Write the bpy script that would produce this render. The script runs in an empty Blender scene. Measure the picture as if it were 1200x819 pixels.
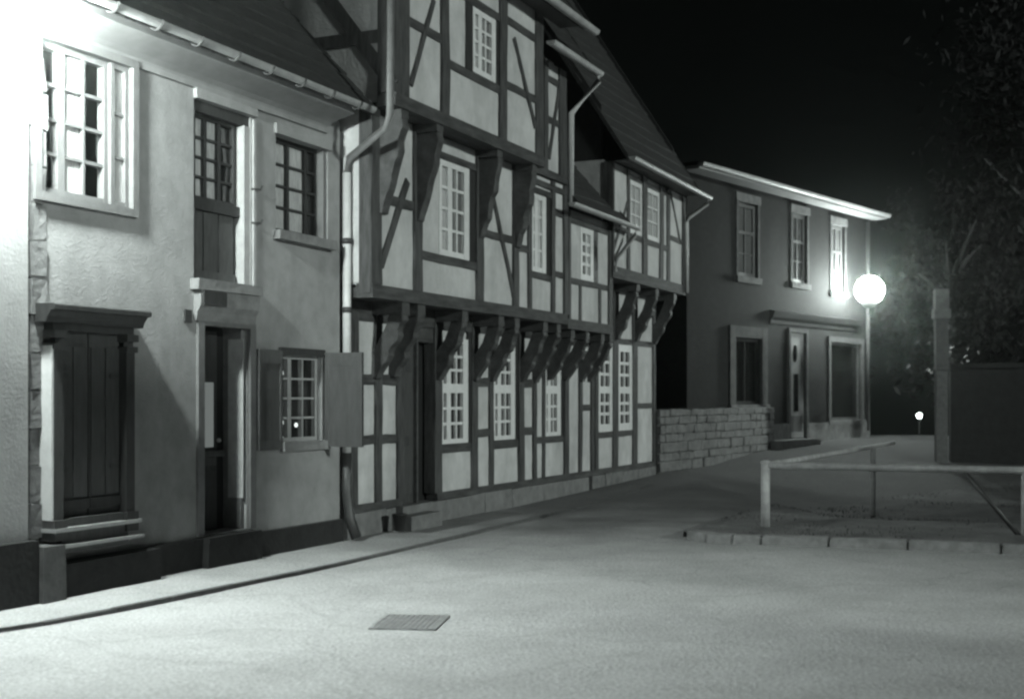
import bpy, bmesh, math, random
from mathutils import Vector, Matrix
random.seed(7)
SC = bpy.context.scene
COL = SC.collection
R = math.radians

# ------------------------------------------------------------------ camera
EYE, F = 1.6, 1500.0
cd = bpy.data.cameras.new('camera'); cam = bpy.data.objects.new('camera', cd); COL.objects.link(cam)
cam.location = (0, 0, EYE); cam.rotation_euler = (R(90), 0, 0)
cd.sensor_width = 36; cd.lens = 45; cd.shift_y = 55.5/1200
cd.clip_start = .1; cd.clip_end = 2000
cd.dof.use_dof = True; cd.dof.focus_distance = 14; cd.dof.aperture_fstop = 1.8
SC.camera = cam
# ------------------------------------------------------------------ light
SUN_EL, SUN_AZ = 13, 37           # low stand-in for the unseen light from across the street: degrees above the horizon, degrees right of the camera's right, turned back
SUN_E, SKY = 1.8, .0007
LAMP_NEAR, LAMP_FAR = 1700, 190    # surface strength of the two street lamps' globes
HAZE, HAZE_G = .0009, .95
W = bpy.data.worlds.new('World'); SC.world = W; W.use_nodes = True
wn = W.node_tree; wn.nodes.clear()
wo = wn.nodes.new('ShaderNodeOutputWorld'); wb = wn.nodes.new('ShaderNodeBackground')
sk = wn.nodes.new('ShaderNodeTexSky'); sk.sky_type = 'NISHITA'; sk.sun_disc = False
bw = wn.nodes.new('ShaderNodeRGBToBW'); mx = wn.nodes.new('ShaderNodeMix'); mx.data_type = 'RGBA'; mx.blend_type = 'MULTIPLY'
mx.inputs[0].default_value = 1; mx.inputs[7].default_value = (.80, 1.0, .92, 1)
wn.links.new(sk.outputs[0], bw.inputs[0]); wn.links.new(bw.outputs[0], mx.inputs[6])
wn.links.new(mx.outputs[2], wb.inputs[0]); wn.links.new(wb.outputs[0], wo.inputs[0]); wb.inputs[1].default_value = SKY
sl = bpy.data.lights.new('front_light', 'SUN'); so = bpy.data.objects.new('front_light', sl); COL.objects.link(so)  # stands in for an unseen street light on the facades
to = Vector((math.cos(R(SUN_AZ))*math.cos(R(SUN_EL)), -math.sin(R(SUN_AZ))*math.cos(R(SUN_EL)), math.sin(R(SUN_EL))))
so.rotation_euler = to.to_track_quat('Z', 'Y').to_euler(); so.location = (20, -8, 12)
sl.energy = SUN_E; sl.angle = R(4); sl.color = (.90, 1, .95)
sk.sun_elevation = R(SUN_EL); sk.sun_rotation = math.atan2(to.x, to.y)
SC.view_settings.view_transform = 'Standard'; SC.view_settings.look = 'None'
SC.view_settings.exposure = 0; SC.view_settings.gamma = 1; SC.view_settings.use_curve_mapping = False
SC.render.film_transparent = False
SC.cycles.filter_width = 2.5
SC.cycles.max_bounces = 6; SC.cycles.volume_bounces = 0; SC.cycles.transparent_max_bounces = 12

# ------------------------------------------------------------------ materials
def mat(name, v, rough=.8, scale=6, amp=.25, bump=.15, bscale=None, spec=.3, stretch=None, stain=0, metal=0, bdist=.02):
    m = bpy.data.materials.new(name); m.use_nodes = True; nt = m.node_tree; L = nt.links
    b = nt.nodes['Principled BSDF']; b.inputs['Roughness'].default_value = rough
    b.inputs['Specular IOR Level'].default_value = spec; b.inputs['Metallic'].default_value = metal
    tc = nt.nodes.new('ShaderNodeTexCoord'); mp = nt.nodes.new('ShaderNodeMapping'); L.new(tc.outputs['Object'], mp.inputs[0])
    if stretch: mp.inputs['Scale'].default_value = stretch
    n1 = nt.nodes.new('ShaderNodeTexNoise'); n1.inputs['Scale'].default_value = scale; n1.inputs['Detail'].default_value = 6; n1.inputs['Roughness'].default_value = .65
    L.new(mp.outputs[0], n1.inputs['Vector'])
    cr = nt.nodes.new('ShaderNodeMapRange'); cr.inputs[1].default_value = .3; cr.inputs[2].default_value = .7
    cr.inputs[3].default_value = v*(1-amp); cr.inputs[4].default_value = v*(1+amp); L.new(n1.outputs[0], cr.inputs[0])
    out = cr.outputs[0]
    if stain:
        n2 = nt.nodes.new('ShaderNodeTexNoise'); n2.inputs['Scale'].default_value = 1.3; n2.inputs['Detail'].default_value = 8; n2.inputs['Roughness'].default_value = .7
        m2 = nt.nodes.new('ShaderNodeMapping'); m2.inputs['Scale'].default_value = (1, 1, .45); L.new(tc.outputs['Object'], m2.inputs[0]); L.new(m2.outputs[0], n2.inputs['Vector'])
        r2 = nt.nodes.new('ShaderNodeMapRange'); r2.inputs[1].default_value = .42; r2.inputs[2].default_value = .68
        r2.inputs[3].default_value = 1; r2.inputs[4].default_value = 1-stain; L.new(n2.outputs[0], r2.inputs[0])
        mu = nt.nodes.new('ShaderNodeMath'); mu.operation = 'MULTIPLY'; L.new(out, mu.inputs[0]); L.new(r2.outputs[0], mu.inputs[1]); out = mu.outputs[0]
    L.new(out, b.inputs['Base Color'])
    if bump:
        nb = nt.nodes.new('ShaderNodeTexNoise'); nb.inputs['Scale'].default_value = bscale or scale*5; nb.inputs['Detail'].default_value = 5
        L.new(mp.outputs[0], nb.inputs['Vector'])
        bp = nt.nodes.new('ShaderNodeBump'); bp.inputs['Strength'].default_value = bump; bp.inputs['Distance'].default_value = bdist
        L.new(nb.outputs[0], bp.inputs['Height']); L.new(bp.outputs[0], b.inputs['Normal'])
    return m
M = {}
M['plaster'] = mat('limewashed_plaster', .50, .9, 4, .12, .45, 26, stain=.3)
M['stucco'] = mat('rough_stucco', .245, .9, 5, .13, .45, 45, stain=.25, bdist=.012)
M['white_stucco'] = mat('white_stucco', .3, .9, 4, .1, .3, 45, stain=.2, bdist=.012)
M['cornice'] = mat('painted_cornice', .2, .75, 7, .12, .15, 25, stain=.2)
M['timber'] = mat('old_oak', .052, .7, 3, .6, .5, 14, stretch=(6, 6, 1))
M['timber_h'] = mat('old_oak_rail', .052, .7, 3, .6, .5, 14, stretch=(1, 6, 6))
M['bracket'] = mat('carved_oak', .06, .65, 8, .4, .4, 30)
M['dark_wood'] = mat('dark_painted_wood', .03, .55, 5, .35, .25, 40, stretch=(5, 5, 1))
M['shutter'] = mat('shutter_paint', .06, .6, 5, .25, .25, 40, stretch=(5, 5, 1))
M['white'] = mat('white_paint', .62, .5, 9, .1, .12, 40)
M['dull_paint'] = mat('weathered_paint', .12, .6, 9, .15, .15, 40)
M['dim_paint'] = mat('sooty_paint', .09, .6, 9, .15, .15, 40)
M['grey_paint'] = mat('grey_paint', .30, .55, 9, .15, .15, 40)
M['glass'] = mat('window_glass', .010, .08, 3, .3, .12, 6, spec=.6)
M['curtained'] = mat('curtained_glass', .40, .10, 7, .35, .12, 6, spec=.6, stretch=(9, 1, 1))
M['curtained_dim'] = mat('dim_curtained_glass', .11, .12, 7, .35, .12, 6, spec=.5, stretch=(9, 1, 1))
M['curtain'] = mat('net_curtain', .4, .9, 12, .15, .3, 30, stretch=(6, 1, 1))
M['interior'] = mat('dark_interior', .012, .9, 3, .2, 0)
M['roof'] = mat('clay_tiles', .03, .8, 9, .4, .4, 20)
M['slate'] = mat('dark_slate', .03, .8, 9, .4, .3, 20)
M['zinc'] = mat('zinc_gutter', .38, .45, 6, .2, .1, 30, spec=.5, stain=.3)
M['zinc_dull'] = mat('dull_zinc', .13, .5, 6, .25, .1, 30, spec=.5, stain=.3)
M['pipe'] = mat('painted_downpipe', .42, .45, 6, .15, .1, 30, spec=.5)
M['iron'] = mat('dark_iron', .03, .5, 12, .3, .2, 40, spec=.5)
M['plinth'] = mat('dark_plinth', .02, .85, 6, .35, .5, 20)  # near black, partly for the shadow below the shopfront
M['stone'] = mat('grey_sandstone', .15, .85, 7, .35, .6, 18, stain=.3)
M['paler_stone'] = mat('pale_sandstone', .17, .8, 7, .25, .4, 18, stain=.25)
M['dim_stone'] = mat('dark_sandstone', .09, .85, 7, .3, .4, 18, stain=.3)
M['mortar'] = mat('mortar', .11, .95, 9, .3, .5, 30)
M['kerb'] = mat('basalt_kerb', .09, .8, 8, .35, .5, 20)
M['pale_kerb'] = mat('worn_sandstone_kerb', .2, .8, 8, .3, .4, 20)
M['leaf'] = mat('leaf', .014, .6, 3, .5, 0)
M['bark'] = mat('bark', .022, .9, 8, .4, .6, 16, stretch=(3, 3, 1))
M['grass'] = mat('grass_blade', .06, .7, 3, .5, 0)

def ground_mat(name, v, amp, stain, bump):
    m = mat(name, v, .85, 1.4, amp, 0, stain=stain); nt = m.node_tree; L = nt.links; b = nt.nodes['Principled BSDF']
    tc = nt.nodes['Texture Coordinate']
    a = nt.nodes.new('ShaderNodeTexNoise'); a.inputs['Scale'].default_value = 38; a.inputs['Detail'].default_value = 6; a.inputs['Roughness'].default_value = .8
    c = nt.nodes.new('ShaderNodeTexVoronoi'); c.inputs['Scale'].default_value = 32
    d = nt.nodes.new('ShaderNodeTexNoise'); d.inputs['Scale'].default_value = 3; d.inputs['Detail'].default_value = 5
    for q in (a, c, d): L.new(tc.outputs['Object'], q.inputs['Vector'])
    s1 = nt.nodes.new('ShaderNodeMath'); s1.operation = 'MULTIPLY_ADD'; s1.inputs[1].default_value = .5; L.new(c.outputs[0], s1.inputs[0]); L.new(a.outputs[0], s1.inputs[2])
    s2 = nt.nodes.new('ShaderNodeMath'); s2.operation = 'MULTIPLY_ADD'; s2.inputs[1].default_value = .8; L.new(d.outputs[0], s2.inputs[0]); L.new(s1.outputs[0], s2.inputs[2])
    bp = nt.nodes.new('ShaderNodeBump'); bp.inputs['Strength'].default_value = bump; bp.inputs['Distance'].default_value = .012
    L.new(s2.outputs[0], bp.inputs['Height']); L.new(bp.outputs[0], b.inputs['Normal'])
    # fine speckle in the colour
    src = b.inputs['Base Color'].links[0].from_socket
    mr = nt.nodes.new('ShaderNodeMapRange'); mr.inputs[1].default_value = .35; mr.inputs[2].default_value = .65; mr.inputs[3].default_value = .6; mr.inputs[4].default_value = 1.35
    L.new(a.outputs[0], mr.inputs[0])
    mu = nt.nodes.new('ShaderNodeMath'); mu.operation = 'MULTIPLY'; L.new(src, mu.inputs[0]); L.new(mr.outputs[0], mu.inputs[1])
    w = nt.nodes.new('ShaderNodeTexNoise'); w.inputs['Scale'].default_value = 1.2; w.inputs['Detail'].default_value = 5; L.new(tc.outputs['Object'], w.inputs['Vector'])
    wa = nt.nodes.new('ShaderNodeVectorMath'); wa.operation = 'MULTIPLY_ADD'; wa.inputs[1].default_value = (1.1, 1.1, 0); L.new(w.outputs['Color'], wa.inputs[0]); L.new(tc.outputs['Object'], wa.inputs[2])
    v = nt.nodes.new('ShaderNodeTexVoronoi'); v.feature = 'DISTANCE_TO_EDGE'; v.inputs['Scale'].default_value = .42; L.new(wa.outputs[0], v.inputs['Vector'])
    cr = nt.nodes.new('ShaderNodeMapRange'); cr.inputs[1].default_value = .002; cr.inputs[2].default_value = .012; cr.inputs[3].default_value = .90; cr.inputs[4].default_value = 1; L.new(v.outputs['Distance'], cr.inputs[0])
    m2 = nt.nodes.new('ShaderNodeMath'); m2.operation = 'MULTIPLY'; L.new(mu.outputs[0], m2.inputs[0]); L.new(cr.outputs[0], m2.inputs[1]); L.new(m2.outputs[0], b.inputs['Base Color'])
    return m
M['road'] = ground_mat('dimming_road', .55, .08, .16, .8)
def dim_up_lane(name):     # falloff of light painted into the colour, dimming up the lane
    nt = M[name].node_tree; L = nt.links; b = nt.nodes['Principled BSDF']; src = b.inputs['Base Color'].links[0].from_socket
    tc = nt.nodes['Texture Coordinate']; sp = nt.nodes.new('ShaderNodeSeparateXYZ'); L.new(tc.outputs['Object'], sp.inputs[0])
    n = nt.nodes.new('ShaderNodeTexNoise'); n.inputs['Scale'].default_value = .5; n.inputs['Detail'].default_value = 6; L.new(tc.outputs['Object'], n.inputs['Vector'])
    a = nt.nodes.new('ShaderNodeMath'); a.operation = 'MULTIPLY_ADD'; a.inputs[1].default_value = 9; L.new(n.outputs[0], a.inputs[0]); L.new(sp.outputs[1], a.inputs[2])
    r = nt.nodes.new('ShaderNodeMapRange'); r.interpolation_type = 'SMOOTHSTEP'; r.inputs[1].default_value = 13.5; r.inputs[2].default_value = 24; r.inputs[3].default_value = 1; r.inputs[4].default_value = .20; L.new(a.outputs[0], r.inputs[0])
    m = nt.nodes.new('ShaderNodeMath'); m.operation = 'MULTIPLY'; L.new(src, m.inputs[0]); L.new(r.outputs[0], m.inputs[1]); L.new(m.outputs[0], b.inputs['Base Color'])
dim_up_lane('road')
M['pavement'] = ground_mat('dimming_pavement', .52, .08, .16, .8)
dim_up_lane('pavement')
M['verge'] = ground_mat('trodden_verge', .14, .3, .4, .8)

def brick_mat():
    m = mat('dark_brick', .015, .85, 5, .25, 0, stain=.3); nt = m.node_tree; L = nt.links; b = nt.nodes['Principled BSDF']
    tc = nt.nodes['Texture Coordinate']; sp = nt.nodes.new('ShaderNodeSeparateXYZ'); cb = nt.nodes.new('ShaderNodeCombineXYZ')
    L.new(tc.outputs['Object'], sp.inputs[0]); ad = nt.nodes.new('ShaderNodeMath'); ad.operation = 'ADD'
    L.new(sp.outputs[0], ad.inputs[0]); L.new(sp.outputs[1], ad.inputs[1]); L.new(ad.outputs[0], cb.inputs[0]); L.new(sp.outputs[2], cb.inputs[1])
    br = nt.nodes.new('ShaderNodeTexBrick'); br.inputs['Scale'].default_value = 4.2; br.inputs['Mortar Size'].default_value = .015
    br.inputs['Color1'].default_value = (.75, .75, .75, 1); br.inputs['Color2'].default_value = (1.15, 1.15, 1.15, 1); br.inputs['Mortar'].default_value = (1.5, 1.5, 1.5, 1)
    L.new(cb.outputs[0], br.inputs[0])
    src = b.inputs['Base Color'].links[0].from_socket
    mu = nt.nodes.new('ShaderNodeMix'); mu.data_type = 'RGBA'; mu.blend_type = 'MULTIPLY'; mu.inputs[0].default_value = 1
    L.new(src, mu.inputs[6]); L.new(br.outputs[0], mu.inputs[7]); L.new(mu.outputs[2], b.inputs['Base Color'])
    return m
M['brick'] = brick_mat()
def clear_glass():
    m = bpy.data.materials.new('clear_window_glass'); m.use_nodes = True; nt = m.node_tree; nt.nodes.clear()
    o = nt.nodes.new('ShaderNodeOutputMaterial'); mx = nt.nodes.new('ShaderNodeMixShader'); t = nt.nodes.new('ShaderNodeBsdfTransparent'); g = nt.nodes.new('ShaderNodeBsdfGlossy')
    g.inputs['Roughness'].default_value = .05; mx.inputs[0].default_value = .12
    nt.links.new(t.outputs[0], mx.inputs[1]); nt.links.new(g.outputs[0], mx.inputs[2]); nt.links.new(mx.outputs[0], o.inputs[0]); return m
M['clear'] = clear_glass()
def emit(name, s):
    m = bpy.data.materials.new(name); m.use_nodes = True; nt = m.node_tree; nt.nodes.clear()
    o = nt.nodes.new('ShaderNodeOutputMaterial'); e = nt.nodes.new('ShaderNodeEmission'); e.inputs[0].default_value = (.90, 1, .96, 1); e.inputs[1].default_value = s
    nt.links.new(e.outputs[0], o.inputs[0]); return m

# ------------------------------------------------------------------ helpers
def tag(o, label=None, cat=None, group=None, kind=None):
    if label: o['label'] = label
    if cat: o['category'] = cat
    if group: o['group'] = group
    if kind: o['kind'] = kind
    return o
def obj(name, bm, m, parent=None, smooth=False):
    me = bpy.data.meshes.new(name); bmesh.ops.recalc_face_normals(bm, faces=bm.faces); bm.to_mesh(me); bm.free()
    me.materials.append(M[m] if isinstance(m, str) else m)
    if smooth:
        for p in me.polygons: p.use_smooth = True
    o = bpy.data.objects.new(name, me); COL.objects.link(o)
    if parent: o.parent = parent
    return o
def empty(name, loc, rz=0):
    o = bpy.data.objects.new(name, None); COL.objects.link(o); o.location = loc; o.rotation_euler = (0, 0, rz); o.empty_display_size = .3
    return o
def hexa(bm, p):          # 8 points: bottom ring 0-3, top ring 4-7
    v = [bm.verts.new(q) for q in p]
    for f in ((0, 3, 2, 1), (4, 5, 6, 7), (0, 1, 5, 4), (1, 2, 6, 5), (2, 3, 7, 6), (3, 0, 4, 7)): bm.faces.new([v[i] for i in f])
def crook(bm, x0, x1, y0, y1, z0, z1, axis, j=.008, n=4):     # hand-hewn timber: a box whose sides wander along its length
    rings = []; w = [0, 0]
    for i in range(n+1):
        t = i/n; w = [w[0]*.5+random.uniform(-j, j), w[1]*.5+random.uniform(-j, j)*.4]; g = [random.uniform(-j, j)*.5 for _ in range(4)]
        if axis == 'z': r = [(x0+w[0]+g[0], y0+w[1], z0+(z1-z0)*t), (x1+w[0]+g[1], y0+w[1], z0+(z1-z0)*t), (x1+w[0]+g[1], y1, z0+(z1-z0)*t), (x0+w[0]+g[0], y1, z0+(z1-z0)*t)]
        else: r = [(x0+(x1-x0)*t, y0+w[1], z0+w[0]+g[0]), (x0+(x1-x0)*t, y1, z0+w[0]+g[0]), (x0+(x1-x0)*t, y1, z1+w[0]+g[1]), (x0+(x1-x0)*t, y0+w[1], z1+w[0]+g[1])]
        rings.append([bm.verts.new(p) for p in r])
    for a, b in zip(rings, rings[1:]):
        for k in range(4): bm.faces.new((a[k], a[(k+1) % 4], b[(k+1) % 4], b[k]))
    bm.faces.new(rings[0]); bm.faces.new(rings[-1])
def box(bm, x0, x1, y0, y1, z0, z1, j=0):
    r = (lambda: random.uniform(-j, j)) if j else (lambda: 0)
    hexa(bm, [(x+r(), y+r(), z+r()) for z in (z0, z1) for x, y in ((x0, y0), (x1, y0), (x1, y1), (x0, y1))])
def tube(bm, pts, r, n=10, cap=True):
    pts = [Vector(p) for p in pts]; rings = []
    for i, p in enumerate(pts):
        a = pts[max(i-1, 0)]; b = pts[min(i+1, len(pts)-1)]; t = (b-a).normalized()
        up = Vector((0, 0, 1)) if abs(t.z) < .9 else Vector((1, 0, 0)); e1 = t.cross(up).normalized(); e2 = t.cross(e1)
        rr = r[i] if isinstance(r, (list, tuple)) else r
        rings.append([bm.verts.new(p+e1*rr*math.cos(2*math.pi*k/n)+e2*rr*math.sin(2*math.pi*k/n)) for k in range(n)])
    for a, b in zip(rings, rings[1:]):
        for k in range(n): bm.faces.new((a[k], a[(k+1) % n], b[(k+1) % n], b[k]))
    if cap: bm.faces.new(rings[0]); bm.faces.new(rings[-1])
def prism(bm, poly, fn, a, b):   # poly of 2-D points; fn(u,v,t) -> 3-D; extruded from t=a to t=b
    A = [bm.verts.new(fn(u, v, a)) for u, v in poly]; B = [bm.verts.new(fn(u, v, b)) for u, v in poly]; n = len(poly)
    bm.faces.new(A); bm.faces.new(B)
    for i in range(n): bm.faces.new((A[i], A[(i+1) % n], B[(i+1) % n], B[i]))
def lathe(bm, prof, c, n=20):
    rings = [[bm.verts.new((c[0]+r*math.cos(2*math.pi*k/n), c[1]+r*math.sin(2*math.pi*k/n), c[2]+z)) for k in range(n)] for r, z in prof]
    for a, b in zip(rings, rings[1:]):
        for k in range(n): bm.faces.new((a[k], a[(k+1) % n], b[(k+1) % n], b[k]))
    bm.faces.new(rings[0]); bm.faces.new(rings[-1])

# street frame: s metres along the row of houses, d metres out from its ground-floor wall
O = Vector((-1.58, 14.81)); U = Vector((.4104, .9119)); N = Vector((.9119, -.4104)); ROT = math.atan2(U.y, U.x)
def S(px, d=0):                   # measured photo column -> metres along the facade plane at d
    r = (px-600)/F; return (r*(O.y-.4104*d)-O.x-.9119*d)/(.4104-.9119*r)
def Z(px, py, d=0): return EYE+(465-py)*(O.y+.9119*S(px, d)-.4104*d)/F
def P(s, d, z): return Vector((O.x+U.x*s+N.x*d, O.y+U.y*s+N.y*d, z))
class House:
    def __init__(h, name, s0, label, cat='house', frame=None):
        h.s0 = s0
        if frame: o, rot = frame; h.root = empty(name, o, rot)
        else: h.root = empty(name, P(s0, 0, 0), ROT)
        tag(h.root, label, cat)
    def bx(h, bm, s0, s1, d0, d1, z0, z1, j=0): box(bm, s0-h.s0, s1-h.s0, -d1, -d0, z0, z1, j)
    def part(h, name, m, s0, s1, d0, d1, z0, z1, j=0, parent=None):
        bm = bmesh.new(); h.bx(bm, s0, s1, d0, d1, z0, z1, j); return obj(name, bm, m, parent or h.root)
    def L(h, s, d, z): return (s-h.s0, -d, z)
    def beam(h, name, m, a, b, w, d0, d1, j=.004):     # sloping timber in the facade plane from a=(s,z) to b
        a = Vector(a); b = Vector(b); t = (b-a).normalized(); q = Vector((-t.y, t.x))*w/2; bm = bmesh.new()
        r = lambda: random.uniform(-j, j)
        hexa(bm, [h.L(p.x+r(), d, p.y+r()) for d in (d0, d1) for p in (a-q, b-q, b+q, a+q)]); return obj(name, bm, m, h.root)
    def panel(h, s0, s1, z0, z1, d, m='plaster', name='infill_panel', depth=.16):
        bm = bmesh.new(); nx, nz = 4, 4; g = []
        for i in range(nx+1):
            row = []
            for k in range(nz+1):
                u, v = i/nx, k/nz; puff = .010*min(1, 4*u*(1-u)*1.2)*min(1, 4*v*(1-v)*1.2)+random.uniform(-.003, .003)
                row.append(bm.verts.new(h.L(s0+(s1-s0)*u, d+puff-.012, z0+(z1-z0)*v)))
            g.append(row)
        for i in range(nx):
            for k in range(nz): bm.faces.new((g[i][k], g[i+1][k], g[i+1][k+1], g[i][k+1]))
        o = obj(name, bm, m, h.root, True)
        return o
    def window(h, s0, s1, z0, z1, d, cols=(1, 1), rows=2, frame=.055, bar=.025, mull=(), trans=None, m='white', glass='glass', pieces=True, name='window', deep=.07, fr=None, mw=.05):
        fr = fr or frame
        bm = bmesh.new(); out = d+deep/2
        h.bx(bm, s0, s0+frame, d-deep, d, z0, z1); h.bx(bm, s1-fr, s1, d-deep, d, z0, z1)
        h.bx(bm, s0+frame, s1-fr, d-deep, d-.003, z0, z0+frame); h.bx(bm, s0+frame, s1-fr, d-deep, d-.003, z1-frame, z1)
        cells = []; zs = [(z0+frame, z1-frame, rows)]
        if trans:
            tz, th, r_up = trans; h.bx(bm, s0+frame, s1-fr, d-deep, d-.001, tz-th/2, tz+th/2)
            zs = [(z0+frame, tz-th/2, rows), (tz+th/2, z1-frame, r_up)]
        tot = sum(cols); x = s0+frame; ww = (s1-s0-frame-fr)
        xs = []
        for i, c in enumerate(cols):
            x2 = x+ww*c/tot; xs.append((x, x2)); x = x2
        for i in range(len(xs)-1):
            b = mw if i in mull else bar
            for (a, e, n) in zs: h.bx(bm, xs[i][1]-b/2, xs[i][1]+b/2, d-deep+.01, d-.008, a, e)
        for (a, e, n) in zs:
            for k in range(1, n):
                zc = a+(e-a)*k/n; h.bx(bm, s0+frame, s1-fr, d-deep+.015, d-.012, zc-bar/2, zc+bar/2)
        w = obj(name, bm, m, h.root)
        gm = glass if isinstance(glass, (list, tuple)) else [glass]*len(cols)
        bm = None
        for i, (a, b) in enumerate(xs):
            for (z_a, z_e, n) in zs:
                for k in range(n):
                    if pieces or bm is None: bm = bmesh.new()
                    za = z_a+(z_e-z_a)*k/n; zb = z_a+(z_e-z_a)*(k+1)/n
                    t1, t2 = random.uniform(-.006, .006), random.uniform(-.004, .004)
                    q = [h.L(p, d-deep*.6+(t1 if ii else -t1)+(t2 if kk else -t2), zz) for p, zz, ii, kk in ((a, za, 0, 0), (b, za, 1, 0), (b, zb, 1, 1), (a, zb, 0, 1))]
                    bm.faces.new([bm.verts.new(v) for v in q])
                    if pieces: obj('pane', bm, gm[i], w)
        if not pieces: obj('glazing', bm, gm[0], w)
        return w
    def cutwall(h, name, m, s0, s1, z0, z1, d, holes, t=.25):      # wall face with openings and their reveals
        bm = bmesh.new(); xs = sorted({s0, s1}|{q for a in holes for q in a[:2]}); zs = sorted({z0, z1}|{q for a in holes for q in a[2:4]})
        def sub(v):
            o = []
            for a, b in zip(v, v[1:]):
                n = max(1, int((b-a)/.45)); o += [a+(b-a)*k/n for k in range(n)]
            return o+[v[-1]]
        xs, zs = sub(xs), sub(zs); vv = {}
        def V(x, z):
            if (x, z) not in vv:
                edge = any(abs(x-a[0])<1e-6 or abs(x-a[1])<1e-6 or abs(z-a[2])<1e-6 or abs(z-a[3])<1e-6 for a in holes)
                vv[(x, z)] = bm.verts.new(h.L(x, d+(0 if edge else random.uniform(-.005, .005)), z))
            return vv[(x, z)]
        for a, b in zip(xs, xs[1:]):
            for c, e in zip(zs, zs[1:]):
                x, z = (a+b)/2, (c+e)/2
                if any(q[0] < x < q[1] and q[2] < z < q[3] for q in holes): continue
                bm.faces.new((V(a, c), V(b, c), V(b, e), V(a, e)))
        for q in holes:
            tt = q[4] if len(q) > 4 else t; c = [(q[0], q[2]), (q[1], q[2]), (q[1], q[3]), (q[0], q[3])]
            for (p1, p2) in zip(c, c[1:]+c[:1]):
                bm.faces.new([bm.verts.new(h.L(*k)) for k in ((p1[0], d, p1[1]), (p2[0], d, p2[1]), (p2[0], d-tt, p2[1]), (p1[0], d-tt, p1[1]))])
        return obj(name, bm, m, h.root)
    def roof(h, s0, s1, de, ze, pitch, dr, m='roof', back=True, course=.3, name='roof'):
        bm = bmesh.new(); tp = math.tan(R(pitch)); n = max(2, int((de-dr)/math.cos(R(pitch))/course)); th = .05
        ns = max(1, int((s1-s0)/.8))
        sx = [s0+(s1-s0)*i/ns for i in range(ns+1)]
        for k in range(n):
            a = de-(de-dr)*k/n; b = de-(de-dr)*(k+1)/n-.04
            za, zb = ze+(de-a)*tp, ze+(de-b)*tp
            r0 = [bm.verts.new(h.L(x, a, za+random.uniform(-.012, .012))) for x in sx]; r1 = [bm.verts.new(h.L(x, b, zb-.035)) for x in sx]; r2 = [bm.verts.new(h.L(x, a-.01, za-th-.02)) for x in sx]
            for i in range(ns): bm.faces.new((r0[i], r0[i+1], r1[i+1], r1[i])); bm.faces.new((r2[i], r2[i+1], r0[i+1], r0[i]))
        zr = ze+(de-dr)*tp
        if back:
            q = [(s0, dr, zr), (s1, dr, zr), (s1, 2*dr-de, ze), (s0, 2*dr-de, ze)]; bm.faces.new([bm.verts.new(h.L(*p)) for p in q])
        u = [(s0, de-.02, ze-.07), (s1, de-.02, ze-.07), (s1, dr, zr-.1), (s0, dr, zr-.1)]; bm.faces.new([bm.verts.new(h.L(*p)) for p in u])
        for sv in (s0, s1):
            q = [(sv, de-.02, ze-.07), (sv, de, ze+.01), (sv, dr, zr+.01), (sv, dr, zr-.1)]; bm.faces.new([bm.verts.new(h.L(*p)) for p in q])
        return obj(name, bm, m, h.root)
    def gutter(h, s0, s1, d, z, r=.075, m='zinc', brackets=0):
        bm = bmesh.new(); k = 8; rows = []
        for sv in (s0, s1): rows.append([[bm.verts.new(h.L(sv, d+rr*math.cos(a), z-rr*math.sin(a))) for a in [math.pi*i/k for i in range(k+1)]] for rr in (r, r-.012)])
        for q in (0, 1):
            for i in range(k): bm.faces.new((rows[0][q][i], rows[0][q][i+1], rows[1][q][i+1], rows[1][q][i]))
        for i in (0, 1): bm.faces.new(rows[i][0])
        g = obj('gutter', bm, m, h.root)
        for i in range(brackets):
            sv = s0+(s1-s0)*(i+.4)/brackets; b2 = bmesh.new()
            tube(b2, [h.L(sv, d+(r+.012)*math.cos(a), z-(r+.012)*math.sin(a)) for a in [math.pi*t/6 for t in range(7)]]+[h.L(sv, d-r-.1, z+.1)], .012, 5)
            obj('gutter_hook', b2, 'iron', g)
        return g
    def pipe(h, pts, r=.05, m='pipe', joints=()):
        bm = bmesh.new(); tube(bm, [h.L(*p) for p in pts], r, 12); o = obj('downpipe', bm, m, h.root, True)
        for (s, d, z) in joints:
            b2 = bmesh.new(); tube(b2, [h.L(s, d, z-.03), h.L(s, d, z+.03)], r+.012, 12); obj('pipe_collar', b2, 'iron', o, True)
        return o
    def bracket(h, s, d1, zt, zf, d0=0, w=.13, solid=False):
        H = zt-zf; D = d1-d0; fr = lambda a, b: (d0+D*a, zf+H*b)
        poly = [fr(-.03, 1), fr(.97, 1), fr(.99, .90), fr(.88, .84), fr(.80, .74), fr(.84, .66), fr(.76, .57), fr(.60, .50), fr(.50, .41), fr(.53, .34), fr(.44, .25), fr(.28, .18), fr(.18, .08), fr(.16, .0), fr(-.03, 0)]
        if not solid: poly = [fr(-.03, 0), fr(-.03, .40), fr(.16, .50), fr(.36, .70), fr(.50, .87), fr(.56, 1)]+poly[1:-1]
        s += random.uniform(-.012, .012); w *= random.uniform(.9, 1.12); bm = bmesh.new()
        poly = [(a+random.uniform(-.012, .012), b+random.uniform(-.014, .014)) for a, b in poly]
        prism(bm, poly, lambda a, b, t: h.L(t, a, b), s-w/2, s+w/2); bmesh.ops.bevel(bm, geom=bm.edges[:], offset=.010, segments=1, affect='EDGES'); return obj('bracket', bm, 'bracket', h.root)
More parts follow.
